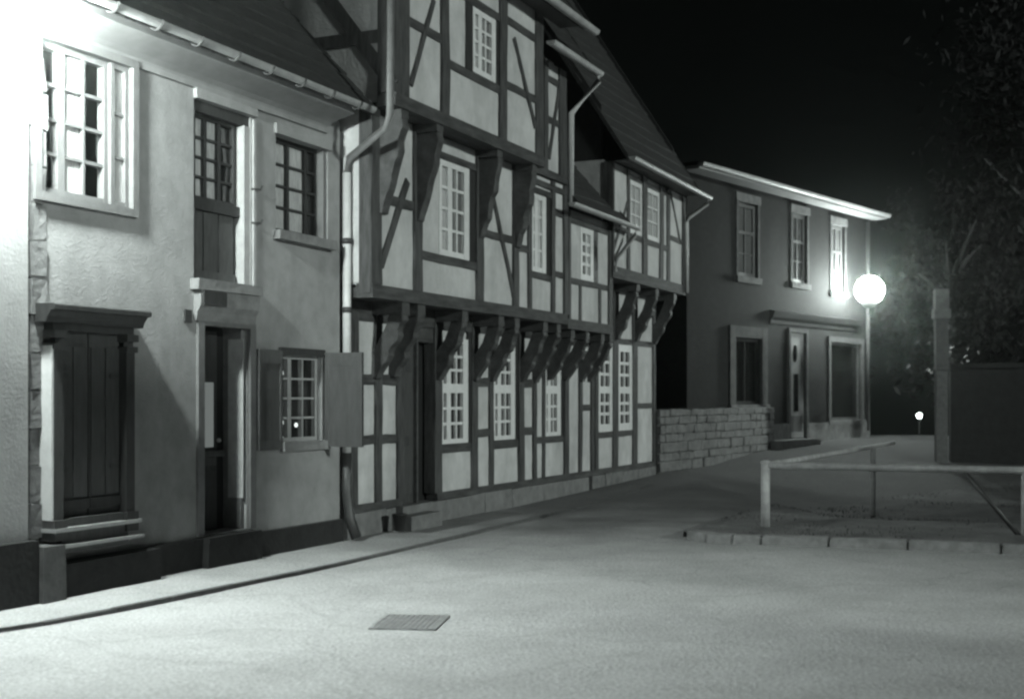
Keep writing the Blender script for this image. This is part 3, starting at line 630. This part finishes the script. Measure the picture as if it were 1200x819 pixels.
B.storey(.4, 2.77, 4.42, sBp, [[lambda a, b, z0, z1: None, (3.36, .09), wB, (4.27, .08), 'p']])
for p_, q_ in ((668, 679), (681, 702), (704, 713)): B.panel(S(p_, .4), S(q_, .4), 2.77, 3.33, .4)
for p_ in (680, 703): B.part('post', 'timber', S(p_-1.3, .4), S(p_+1.3, .4), .27, .408, 2.77, 3.33, .003)
B.roof(sB0+.0, sB1+.32, .62, zBe+.04, 49, -1.4, back=False); B.gutter(S(670, .68), S(748, .68), .68, zBe, .06)
g1 = S(747, .68)
B.pipe([(g1-.05, .68, zBe-.04), (g1-.06, .66, zBe-.14), (sB1+.02, .47, Z(719, 303, .47)), (sB1+.02, .46, Z(719, 303, .47)-.2)], .035)

# ------------------------------------------------------------------ right block (C)
dC = .43; sC0, sC1, sC1g = S(717.5, dC), S(802, dC), S(767, 0); zCb, zCt = Z(760, 336, dC), Z(760, 323, dC); zCe = Z(780, 204, .8)
Cc = House('timber_framed_house', sC0, 'half timbered end block with a high jetty and white twin windows beside the stone wall')
core(Cc, sBC+.05, sC1g-.02, -5, -.17, 0, zCb, 'interior'); core(Cc, sC0+.03, sC1-.03, -5.2, dC-.17, zCt, zCe)
x = sBC
while x < sC1g-.05:
    l = min(random.uniform(.6, .9), sC1g-x); Cc.part('plinth_stone', 'stone', x, x+l-.012, -.2, .035, -.05, .29, .006); x += l
Cc.part('sill_beam', 'timber_h', sBC, sC1g+.01, -.14, .022, .295, .385, .004)
def wC(a, b, z0, z1): Cc.window(a+.01, b-.0, z0+.005, 2.53, .0, (1, 1), 3, .13, .05, (), (1.72, .12, 3), 'white', 'glass', fr=.15)
lc = (2.58, .10)
Cc.storey(0, .385, zCb-.08, [(692, 695), (697, 700.5), (718, 724), (741, 746.5), (764.5, 767.5)],
    [['p'], ['p', (.95, .1), wC, lc, 'p'], ['p', (.95, .1), wC, lc, 'p'], ['p', (1.43, .1), 'p', lc, 'p']])
Cc.part('side_wall', 'plaster', sC1g-.06, sC1g-.005, -5, -.14, .3, zCb)
Cc.part('jetty_beam', 'timber_h', sC0-.01, sC1+.01, dC-.18, dC+.024, zCb, zCt, .006); Cc.part('jetty_soffit', 'timber_h', sC0, sC1-.02, -.16, dC-.17, zCb+.01, zCt-.03)
Cc.part('wall_plate', 'timber_h', sBC+.1, sC1g, -.14, .005, zCb-.14, zCb)
for px in (721, 744, 766):
    s = S(px, 0); Cc.bracket(s, dC-.01, zCb-.12, 2.60, w=.13); Cc.part('joist_end', 'bracket', s-.085, s+.085, -.1, dC-.005, zCb-.125, zCb+.01, .006)
hz = (Z(760, 217, dC), .09); sz = (Z(760, 284, dC), .10)
def wC2(a, b, z0, z1): Cc.window(a+.005, b-.005, z0+.005, z1-.005, dC, (1, 1), 3, .08, .028, (), None, 'white', 'curtained', fr=.09)
Cc.storey(dC, zCt, zCe-.04, [(717.5, 719), (735, 738), (752.5, 757.5), (773, 777), (781.5, 785), (799.5, 802.5)], [['p', (Z(727, 268, dC), .08), 'p'], ['p', sz, wC2, hz, 'p'], ['p', sz, wC2, hz, 'p'], ['p', sz, 'p', hz, 'p'], ['p', (Z(792, 281, dC), .09), 'p']])
Cc.beam('brace', 'timber', (S(797, dC), Z(797, 284, dC)), (S(785, dC), Z(785, 222, dC)), .06, dC-.1, dC+.012)
Cc.beam('brace', 'timber', (S(719, dC), Z(719, 292, dC)), (S(735, dC), Z(735, 238, dC)), .07, dC-.1, dC+.012)
Cc.part('side_wall', 'plaster', sC0+.0, sC0+.028, -5.2, dC-.14, zCt, zCe); Cc.part('side_post', 'timber', sC0-.012, sC0+.02, dC-.16, dC+.01, zCt, zCe-.04)
bm = bmesh.new(); tpC = math.tan(R(57))
for sv in (sC0+.03, sC1-.08): prism(bm, [(dC-.2, zCe-.05), (dC-.2, zCe+.9), (-2.3, zCe+.9+(dC+2.1)*tpC), (-5.2, zCe-.05)], lambda d, z, t: Cc.L(t, d, z), sv, sv+.05)
obj('gable_wall', bm, 'dark_wood', Cc.root)
Cc.roof(S(741, .8), S(827, .8), .73, zCe+.03, 57, -2.3); Cc.gutter(S(741, .8), S(832, .8), .80, zCe, .065)
Cc.part('eave_board', 'dark_wood', sC0, sC1, dC+.02, .72, zCe-.03, zCe)
g2 = S(831, .8)
Cc.pipe([(g2-.04, .8, zCe-.04), (g2-.05, .78, zCe-.14), (sC1+.03, dC+.07, Z(803, 256, dC)), (sC1+.02, dC+.04, Z(803, 262, dC)), (sC1+.02, dC+.04, 3.6)], .04)

# ------------------------------------------------------------------ dark brick house on the right
O2 = Vector((6.72, 31.0)); U2 = Vector((.6247, .7809)); N2 = Vector((.7809, -.6247))
def S2(px, d=0):
    r = (px-600)/F; x, y = O2.x+N2.x*d, O2.y+N2.y*d; return (r*y-x)/(U2.x-r*U2.y)
def Z2(px, py, d=0): return EYE+(465-py)*(O2.y+N2.y*d+U2.y*S2(px, d))/F
def P2(s, d, z): return Vector((O2.x+U2.x*s+N2.x*d, O2.y+U2.y*s+N2.y*d, z))
h0, h1 = S2(805), S2(1017)
H = House('brick_house', h0, 'dark brick two storey house under the glaring street lamp', frame=(P2(h0, 0, 0), math.atan2(U2.y, U2.x)))
wins = [(S2(864.5), S2(887), Z2(875, 325), Z2(875, 238)), (S2(928), S2(945), Z2(936, 332), Z2(936, 251)), (S2(974), S2(989), Z2(981, 342), Z2(981, 264))]
gw = (S2(860), S2(891), Z2(875, 474), Z2(875, 396)); dw = (S2(924.5), S2(943), .60, Z2(934, 390)); sh = (S2(972), S2(1008), Z2(990, 492), Z2(990, 402))
ztop = Z2(940, 236)
H.cutwall('wall', 'brick', h0, h1, .0, ztop, 0, [w+(.12,) for w in wins]+[gw+(.15,), dw+(.2,), sh+(.1,)])
H.part('wall_core', 'brick', h0+.0, h1-.0, -7, -.25, 0, ztop-.02)
H.part('end_wall', 'brick', h1-.06, h1-.002, -.3, -.004, 0, ztop); H.part('end_wall', 'brick', h0+.002, h0+.06, -.3, -.004, 0, ztop)
for i, w in enumerate(wins):
    H.window(w[0], w[1], w[2], w[3], -.05, (1, 1), 2, .10, .03, (0,), ((w[2]*.4+w[3]*.6), .07, 1), 'dull_paint', 'curtained_dim')
    H.part('window_head', 'stone', w[0]-.12, w[1]+.12, -.02, .05, w[3], w[3]+.2, .006); H.part('window_sill', 'stone', w[0]-.12, w[1]+.12, -.02, .08, w[2]-.14, w[2], .006)
    H.part('window_jamb', 'dim_stone', w[0]-.1, w[0], -.02, .03, w[2], w[3]); H.part('window_jamb', 'dim_stone', w[1], w[1]+.1, -.02, .03, w[2], w[3])
zc0 = Z2(960, 384); 
def surround(q, w, m='dim_stone', d=.06):
    bm = bmesh.new(); H.bx(bm, q[0]-w, q[0], -.02, d, q[2]-.02, q[3]+w); H.bx(bm, q[1], q[1]+w, -.02, d, q[2]-.02, q[3]+w); H.bx(bm, q[0], q[1], -.02, d-.004, q[3], q[3]+w); return obj('opening_surround', bm, m, H.root)
surround(gw, .26); H.window(gw[0], gw[1], gw[2], gw[3], -.06, (1, 1), 1, .08, .05, (0,), None, 'dark_wood', 'glass'); H.part('window_sill', 'stone', gw[0]-.3, gw[1]+.3, -.02, .1, gw[2]-.14, gw[2], .006)
surround(dw, .10)
fd = H.part('front_door', 'grey_paint', dw[0], dw[1], -.2, -.03, .6, dw[3])
H.part('door_glass', 'glass', S2(931.5), S2(936.5), -.04, -.02, Z2(934, 482), Z2(934, 438), parent=fd)
bm = bmesh.new(); lathe_c = H.L(S2(933), -.03, Z2(933, 414)); bmesh.ops.create_uvsphere(bm, u_segments=14, v_segments=10, radius=1, matrix=Matrix.Translation(lathe_c) @ Matrix.Diagonal((.12, .03, .22, 1))); obj('oval_window', bm, 'glass', fd, True)
H.part('door_panel', 'dull_paint', dw[0]+.1, dw[1]-.1, -.04, -.015, .75, Z2(934, 487), parent=fd)
surround(sh, .14); H.window(sh[0], sh[1], sh[2], sh[3], -.04, (1,), 1, .07, .03, (), None, 'dim_stone', 'glass'); H.part('window_sill', 'stone', sh[0]-.16, sh[1]+.16, -.02, .09, sh[2]-.1, sh[2], .006)
bm = bmesh.new(); a_, b_ = S2(908, .15), S2(1012, .15); zt_ = Z2(960, 370, .15)
prism(bm, [(-.01, zt_-.34), (.03, zt_-.28), (.04, zt_-.2), (.10, zt_-.14), (.13, zt_-.06), (.15, zt_), (-.01, zt_+.04)], lambda d, z, t: H.L(t, d, z), a_, b_); obj('shop_cornice', bm, 'dark_wood', H.root)
H.part('plinth', 'stone', h0, S2(923), -.05, .06, 0, .95, .006); H.part('plinth', 'stone', S2(945), h1, -.05, .06, 0, .95, .006)
H.part('doorstep', 'paler_stone', S2(915, .5), S2(960, .5), -.1, .55, .3, .58, .01)
H.pipe([(h1-.16, .07, ztop-.1), (h1-.16, .07, .7)], .055, 'dim_paint')
H.part('eave_board', 'grey_paint', h0-.2, h1+.3, -.0, .42, ztop-.02, ztop+.06)
H.gutter(h0-.2, h1+.32, .46, ztop+.1, .08)
bm = bmesh.new(); e = .5; zr = ztop+.12
c = [H.L(h0-.3, e, zr), H.L(h1+.34, e, zr), H.L(h1+.34, -7.4, zr), H.L(h0-.3, -7.4, zr)]; m1, m2 = H.L(h0+3, -3.5, zr+.62), H.L(h1-3, -3.5, zr+.62)
V = [bm.verts.new(p) for p in c+[m1, m2]]
for f in ((0, 1, 5, 4), (1, 2, 5), (2, 3, 4, 5), (3, 0, 4), (0, 3, 2, 1)): bm.faces.new([V[i] for i in f])
obj('roof', bm, 'slate', H.root)

# ------------------------------------------------------------------ stone garden wall
p0, p1 = Vector((2.80, 24.35)), Vector((6.12, 29.95)); wd = (p1-p0); wl = wd.length; wd.normalize()
gwall = empty('stone_wall', (p0.x, p0.y, 0), math.atan2(wd.y, wd.x)); tag(gwall, 'coursed grey stone garden wall between the half timbered end block and the brick house', 'wall')
bm = bmesh.new(); box(bm, 0, wl, .03, .4, -.1, 1.33); obj('wall_core', bm, 'mortar', gwall)
z = -.05
while z < 1.25:
    hh = random.uniform(.15, .22); hh = min(hh, 1.36-z); x = -random.uniform(0, .2)
    if 1.36-(z+hh) < .1: hh = 1.36-z
    while x < wl-.05:
        l = random.uniform(.28, .6); bm = bmesh.new(); a_, b_ = max(0, x), min(wl, x+l)
        if b_-a_ > .04:
            box(bm, a_+.008, b_-.008, -.005-random.uniform(0, .03), .3 if z+hh < 1.3 else .43, z+.008, z+hh-.008, .012)
            bmesh.ops.bevel(bm, geom=bm.edges[:], offset=.012, segments=1, affect='EDGES'); obj('stone', bm, 'stone', gwall)
        x += l
    z += hh

# ------------------------------------------------------------------ railing, verge, kerb
vz = lambda x, y: gz(x, y)+.085
kl = [(1.95, 14.35), (2.2, 14.0), (2.9, 13.78), (4.6, 13.15), (6.5, 12.45), (11, 10.8)]
def kerby(x): return lerp(x, [(k[0], k[1]) for k in kl])
def backy(x): return lerp(x, [(1.95, 14.35), (2.3, 15.4), (3.0, 17.2), (4.2, 20.2), (6.4, 23.4), (11, 26)])
bm = bmesh.new(); rows = []; rr = random.Random(5)
for i in range(61):
    x = 1.95+9.05*i/60; rows.append([])
    for k in range(25):
        y = kerby(x)+.16+(backy(x)-kerby(x)-.16)*k/24 if x > 2.0 else 14.35+.01*k; f = min(1, (24-k)/4) if k > 18 else 1
        rows[-1].append(bm.verts.new((x, y, gz(x, y)+.075*f+.004+rr.uniform(-.012, .012)*f)))
for a_, b_ in zip(rows, rows[1:]):
    for k in range(24): bm.faces.new((a_[k], b_[k], b_[k+1], a_[k+1]))
verge = tag(obj('verge', bm, 'verge', None, True), kind='structure')
pts = []
for (x0, y0), (x1, y1) in zip(kl, kl[1:]):
    n = max(1, int(math.hypot(x1-x0, y1-y0)/.1)); pts += [Vector((x0+(x1-x0)*k/n, y0+(y1-y0)*k/n)) for k in range(n)]
i = 0
while i < len(pts)-9:
    L_ = random.choice((6, 7, 8, 9)) if i > 6 else 3; a_, b_ = pts[i], pts[i+L_]; t = (b_-a_).normalized(); nn = Vector((-t.y, t.x)); b_ = b_-t*.007; bm = bmesh.new()
    q = [(v.x, v.y, gz(v.x, v.y)+zz+random.uniform(-.006, .006)) for zz in (-.1, .10) for v in (a_, b_, b_+nn*.18, a_+nn*.18)]
    hexa(bm, q); bmesh.ops.bevel(bm, geom=bm.edges[:], offset=.015, segments=2, affect='EDGES'); obj('kerb_stone', bm, 'pale_kerb', verge); i += L_
# grass tufts on the verge
bm = bmesh.new(); rr = random.Random(9)
for k in range(7000):
    x = rr.uniform(2.6, 10.5); y0, y1 = kerby(x)+.25, backy(x)-.3; y = rr.uniform(y0, y1)
    if math.sin(x*2.1+y*1.3)+math.sin(y*2.9-x*.7) < rr.uniform(-.6, 1.4): continue
    z = vz(x, y)-.02; h_ = rr.uniform(.02, .06); a_ = rr.uniform(0, 6.28); w = .007
    v = [bm.verts.new(p) for p in ((x-w*math.cos(a_), y-w*math.sin(a_), z), (x+w*math.cos(a_), y+w*math.sin(a_), z), (x+rr.uniform(-.03, .03), y+rr.uniform(-.03, .03), z+h_))]
    bm.faces.new(v)
tag(obj('grass', bm, 'grass', None), kind='stuff')
rail_z = .80
c0 = Vector((2.97, 15.0)); c1 = Vector((5.85, 14.0)); c2 = Vector((11, 12.2)); e1 = Vector((5.78, 20.5)); e2 = Vector((6.65, 22.3))
rl = empty('railing', (c0.x, c0.y, gz(*c0))); tag(rl, 'low metal pipe railing with a corner post round the dark verge', 'railing')
def rp(p, z): return (p.x-c0.x, p.y-c0.y, z-gz(*c0))
def rpart(name, pts, r, m='rail_metal'): bm = bmesh.new(); tube(bm, pts, r, 12); return obj(name, bm, m, rl, True)
M['rail_metal'] = mat('galvanised_rail', .32, .5, 9, .25, .15, 40, spec=.5, stain=.4)
rpart('post', [rp(c0, -.05), rp(c0, rail_z+.03)], .054)
bm = bmesh.new(); lathe(bm, [(.06, 0), (.06, .02), (.03, .035)], rp(c0, rail_z+.025), 12); obj('post_cap', bm, 'rail_metal', rl)
rpart('rail', [rp(c0, rail_z), rp(c1, rail_z-.01), rp(c2, rail_z-.03)], .043); rpart('rail', [rp(c0, rail_z), rp(e1, rail_z), rp(e2, rail_z)], .034)
for p_ in (e1, Vector((5.64, 14.07)), c2): rpart('post', [rp(p_, gz(*p_)-.1), rp(p_, rail_z)], .042)
rpart('brace', [rp(Vector((5.04, 14.28)), rail_z-.03), rp(Vector((5.61, 14.08)), .04)], .026, 'iron')

# ------------------------------------------------------------------ drain grate in the road
M['worn_iron'] = mat('worn_iron', .30, .5, 12, .3, .2, 40, spec=.5)
gx, gy = -.72, 9.05
dg = empty('drain_grate', (gx, gy, .006), R(-7)); tag(dg, 'rectangular iron drain grate set flush in the pale road', 'drain grate')
bm = bmesh.new(); w, l = .235, .29
for q in ((-w, -w+.03, -l, l), (w-.03, w, -l, l), (-w+.03, w-.03, -l, -l+.03), (-w+.03, w-.03, l-.03, l)): box(bm, q[0], q[1], q[2], q[3], -.05, .010)
obj('frame', bm, 'worn_iron', dg); bm = bmesh.new(); box(bm, -w+.01, w-.01, -l+.01, l-.01, -.05, .001); obj('shaft', bm, 'interior', dg)
for k in range(11):
    x = -w+.05+k*(2*w-.1)/10; bm = bmesh.new(); box(bm, x-.0145, x+.0145, -l+.03, l-.03, -.03, .008); obj('bar', bm, 'worn_iron', dg)
# bucket by the doorstep
bp_ = P(S(472, .30), .26, 0); bp_.z = gz(bp_.x, bp_.y)+.05
bk = empty('bucket', bp_); tag(bk, 'small dark bucket standing beside the stone doorstep of the tall house', 'bucket')
bm = bmesh.new(); lathe(bm, [(.055, 0), (.085, .19), (.09, .19), (.09, .2), (.08, .2), (.055, .03)], (0, 0, 0), 16); obj('pail', bm, 'iron', bk, True)
bm = bmesh.new(); tube(bm, [(.088*math.cos(t), .02, .19-.09*math.sin(t)*.8) for t in [math.pi*i/10 for i in range(11)]], .005, 6); obj('handle', bm, 'iron', bk)

# ------------------------------------------------------------------ street lamps
def street_lamp(pos, wall, r, strength, label, below=False):
    root = empty('wall_lamp', wall); tag(root, label, 'street lamp'); q = Vector(pos)-Vector(wall)
    bm = bmesh.new(); k = Vector((0, 0, r+.12)); tube(bm, [Vector((0, 0, -.1)), q*.4-k*1.1, q-k*1.25, q-Vector((0, 0, r))] if below else [Vector((0, 0, .22)), q*.35+Vector((0, 0, .36)), q*.75+k*1.2+Vector((0, 0, .05)), q+k*1.25, q+Vector((0, 0, r+.03))], .018, 8); obj('bracket_arm', bm, 'iron' if below else 'dull_paint', root, True)
    bm = bmesh.new(); hdir = Vector((q.x, q.y, 0)).normalized(); tube(bm, [Vector((0, 0, .36)), Vector((0, 0, -.12))], .05, 8); obj('wall_plate', bm, 'iron', root)
    bm = bmesh.new(); lathe(bm, [(.03, -r*1.3), (r*.4, -r*1.2), (r*.66, -r*.82), (r*.62, -r*.80), (.03, -r*1.1)] if below else [(.05, r+.06), (r*.35, r*.97), (r*.38, r*.92), (.04, r*.95)], q, 18); obj('lamp_cap', bm, 'white', root, True)  # far globe: fitter added underneath to block its downward light
    bm = bmesh.new(); bmesh.ops.create_uvsphere(bm, u_segments=20, v_segments=14, radius=r, matrix=Matrix.Translation(q)); obj('globe', bm, emit('lamp_globe', strength), root, True)
street_lamp(P(S(14, .5), .50, Z(14, 6, .5)), P(S(14, .5), .14, Z(14, 6, .5)+.02), .15, LAMP_NEAR, 'glaring globe street lamp above the upper window at the top left corner')
l2 = P2(S2(1019, .75), .75, Z2(1019, 340, .75))
street_lamp(l2, P2(h1-.12, .02, l2.z+.1), .36, LAMP_FAR, 'glaring globe street lamp on the corner of the brick house', True)
# small glowing beads added behind the panes of the small shuttered window
for px_, py_, r_, lb in ((331, 437, .016, 'topmost tiny glowing bead behind the small shuttered window'), (331, 495, .016, 'tiny glowing bead directly above the largest glow in the shuttered window'),
                         (334, 513, .021, 'largest lowest glowing bead behind the small shuttered window'), (347, 498, .018, 'tiny glowing bead right of the mullion in the small shuttered window')):
    s_, z_ = S(px_, -.13), Z(px_, py_, -.13); o = empty('glow_bead', P(s_, -.13, z_)); tag(o, lb, 'light bulb', 'glowing beads behind the shuttered window')
    bm = bmesh.new(); bmesh.ops.create_uvsphere(bm, u_segments=10, v_segments=8, radius=r_, matrix=Matrix.Diagonal((1, 1, 1.4, 1))); obj('bead', bm, M.setdefault('small_glow', emit('small_glow', 1.6)), o, True)
    bm = bmesh.new(); tube(bm, [(0, 0, -r_*1.2), (0, 0, -r_*2.6)], r_*.5, 8); obj('stub', bm, 'iron', o)
# far lamp down the hill
fp = Vector(((1077-600)/F*78, 78, 0)); fz = gz(fp.x, fp.y); fh = EYE-22*78/F
fl = empty('lamp_post', (fp.x, fp.y, fz)); tag(fl, 'small distant lamp shining low in the darkness beyond the railing', 'street lamp')
bm = bmesh.new(); tube(bm, [(0, 0, 0), (0, 0, fh-fz)], [.07, .04], 8); obj('pole', bm, 'iron', fl)
bm = bmesh.new(); bmesh.ops.create_uvsphere(bm, u_segments=12, v_segments=8, radius=.16, matrix=Matrix.Translation((0, -.05, fh-fz))); obj('globe', bm, emit('far_globe', 14), fl)

# ------------------------------------------------------------------ gate pier, garden wall, trees on the right
gp = Vector((9.12, 27.2)); gzp = gz(*gp)
pier = empty('gate_pier', (gp.x, gp.y, gzp-.05), R(-8)); tag(pier, 'tall pale gate pier with a cap rising from the darkness at the right', 'gate pier')
bm = bmesh.new(); box(bm, -.12, .12, -.12, .12, 0, 2.0, .01); obj('shaft', bm, 'mortar', pier)
bm = bmesh.new(); box(bm, -.13, .13, -.13, .13, 2.0, 3.1, .01); obj('upper_shaft', bm, 'dim_stone', pier)  # shaft coloured darker than its cap, as if only the top were lit
bm = bmesh.new(); box(bm, -.17, .17, -.17, .17, 3.1, 3.3); box(bm, -.14, .14, -.14, .14, 3.3, 3.72); obj('cap', bm, 'stone', pier)
gw2 = empty('garden_wall', (gp.x+.2, gp.y, gzp-.1), R(-12)); tag(gw2, 'dark rendered garden wall running out of view behind the gate pier', 'wall')
bm = bmesh.new(); box(bm, 0, 8, -.0, .3, 0, 2.1); obj('wall', bm, 'plinth', gw2); bm = bmesh.new(); box(bm, -.02, 8.1, -.06, .36, 2.1, 2.2); obj('coping', bm, 'plinth', gw2)
def tree(name, x, y, h_, r, nleaf, label, seed, cz=None, size=.11, group=None):
    rr = random.Random(seed); z0 = gz(x, y)-.05; root = empty(name, (x, y, z0)); tag(root, label, 'tree' if 'tree' in name else 'shrub', group)
    bm = bmesh.new(); cz = cz or h_*.62; tips = []
    tube(bm, [(0, 0, 0), (.05*rr.uniform(-1, 1), .05, h_*.25), (.15*rr.uniform(-1, 1), .1*rr.uniform(-1, 1), h_*.5), (.1, 0, h_*.85)], [.03*h_, .025*h_, .018*h_, .006*h_], 8)
    for k in range(9):
        a_ = rr.uniform(0, 6.28); zs = h_*rr.uniform(.28, .7); e_ = Vector((math.cos(a_)*r*rr.uniform(.5, .85), math.sin(a_)*r*rr.uniform(.5, .85), zs+h_*rr.uniform(.08, .25)))
        tube(bm, [(0, 0, zs), e_*.5+Vector((0, 0, zs*.52)), e_], [.012*h_, .008*h_, .003*h_], 6); tips.append(e_)
    obj('trunk', bm, 'bark', root, True)
    clumps = [Vector((0, 0, cz))+Vector((rr.gauss(0, .45)*r, rr.gauss(0, .45)*r, rr.gauss(0, .42)*h_*.36)) for _ in range(34)]+tips
    vs, fs = [], []
    for k in range(nleaf):
        c = rr.choice(clumps); p = c+Vector((rr.gauss(0, 1), rr.gauss(0, 1), rr.gauss(0, .8)))*r*.17
        u = Vector((rr.gauss(0, 1), rr.gauss(0, 1), rr.gauss(0, 1))).normalized(); v = u.orthogonal().normalized(); s_ = size*rr.uniform(.6, 1.3); n0 = len(vs)
        vs += [p-u*s_, p+v*s_*.45, p+u*s_, p-v*s_*.45]; fs.append((n0, n0+1, n0+2, n0+3))
    me = bpy.data.meshes.new('crown'); me.from_pydata([tuple(v) for v in vs], [], fs); me.materials.append(M['leaf']); o = bpy.data.objects.new('crown', me); COL.objects.link(o); o.parent = root
tree('broadleaf_tree', 12.4, 36.2, 7.6, 1.8, 3500, 'dark leafy tree whose nearest leaves catch the glare of the street lamp', 11)
tree('broadleaf_tree', 13.6, 30.5, 13, 3.2, 7000, 'tall dark tree looming behind the garden wall at the right edge', 12, size=.14)
tree('evergreen_shrub', 10.6, 28.2, 3.9, 1.1, 2500, 'dense dark shrub rising above the garden wall beside the gate pier', 13, cz=2.6)
for i, (x, y, h_, lb) in enumerate(((17, 47, 9, 'dark tree in the distance below the street lamp glare'), (21.5, 52, 11, 'dark tree in the distance behind the gate pier'), (27, 50, 12, 'far dark tree standing right of the other distant trees'))):
    tree('broadleaf_tree', x, y, h_, 3.2, 4000, lb, 20+i, size=.2)

# ------------------------------------------------------------------ across the street, outside the frame: added to shade the left house and the verge
q = Vector((9.9, 3.3)); rot = math.atan2(-.60, .80)
Q = House('shade_house', 0, 'unseen plain house added to shade the shuttered shopfront', frame=((q.x, q.y, 0), rot))
Q.part('wall', 'stone', 0, 9, 0.0, 12, 0, 5.5)
bm = bmesh.new(); hexa(bm, [Q.L(-.4, -.4, 5.5), Q.L(9.4, -.4, 5.5), Q.L(9.4, 12.4, 5.5), Q.L(-.4, 12.4, 5.5), Q.L(4, 3, 6.6), Q.L(5, 3, 6.6), Q.L(5, 9, 6.6), Q.L(4, 9, 6.6)]); obj('roof', bm, 'roof', Q.root)
for k in range(3):
    for z_ in (.9, 3.6):
        a_ = 1.2+3.6*k+.5
        bm = bmesh.new(); box(bm, -.05, .06, -a_-1.1, -a_, z_, z_+1.6); wq = obj('window', bm, 'dull_paint', Q.root)
        for i2 in (0, 1):
            bm = bmesh.new(); box(bm, -.06, -.045, -a_-1.02+.52*i2, -a_-.56+.52*i2, z_+.08, z_+1.52); obj('pane', bm, 'glass', wq)
hg = empty('hedge', (9.9, 12.2, 0)); tag(hg, 'unseen hedge along the right side of the railed verge', 'hedge')
rr = random.Random(31); vs, fs = [], []
for k in range(9000):
    c = Vector((rr.uniform(0, 1.2), rr.uniform(0, 8.2), 0)); c.z = gz(9.9+c.x, 12.2+c.y)+rr.uniform(0, 2.15+.12*math.sin(c.y*2))
    u = Vector((rr.gauss(0, 1), rr.gauss(0, 1), rr.gauss(0, 1))).normalized(); v = u.orthogonal().normalized(); s_ = rr.uniform(.07, .13); n0 = len(vs)
    vs += [c-u*s_, c+v*s_*.5, c+u*s_, c-v*s_*.5]; fs.append((n0, n0+1, n0+2, n0+3))
me = bpy.data.meshes.new('foliage'); me.from_pydata([tuple(v) for v in vs], [], fs); me.materials.append(M['leaf']); o = bpy.data.objects.new('foliage', me); COL.objects.link(o); o.parent = hg
bm = bmesh.new(); 
for k in range(14): tube(bm, [(.6, .3+.6*k, -.3), (.6+rr.uniform(-.2, .2), .3+.6*k, 1.6)], [.04, .015], 6)
tag(obj('stems', bm, 'bark', hg), kind='stuff')

# ------------------------------------------------------------------ haze volume added for the lens and film glow round the lamps
hm = bpy.data.materials.new('halo_haze'); hm.use_nodes = True; nt = hm.node_tree; nt.nodes.clear()
o_ = nt.nodes.new('ShaderNodeOutputMaterial'); v_ = nt.nodes.new('ShaderNodeVolumePrincipled'); v_.inputs['Color'].default_value = (.92, 1, .96, 1); v_.inputs['Density'].default_value = HAZE; v_.inputs['Anisotropy'].default_value = HAZE_G
nt.links.new(v_.outputs[0], o_.inputs['Volume'])
bm = bmesh.new(); box(bm, -190, 190, -16, 270, -9.5, 14.5); tag(obj('haze', bm, hm), kind='stuff')
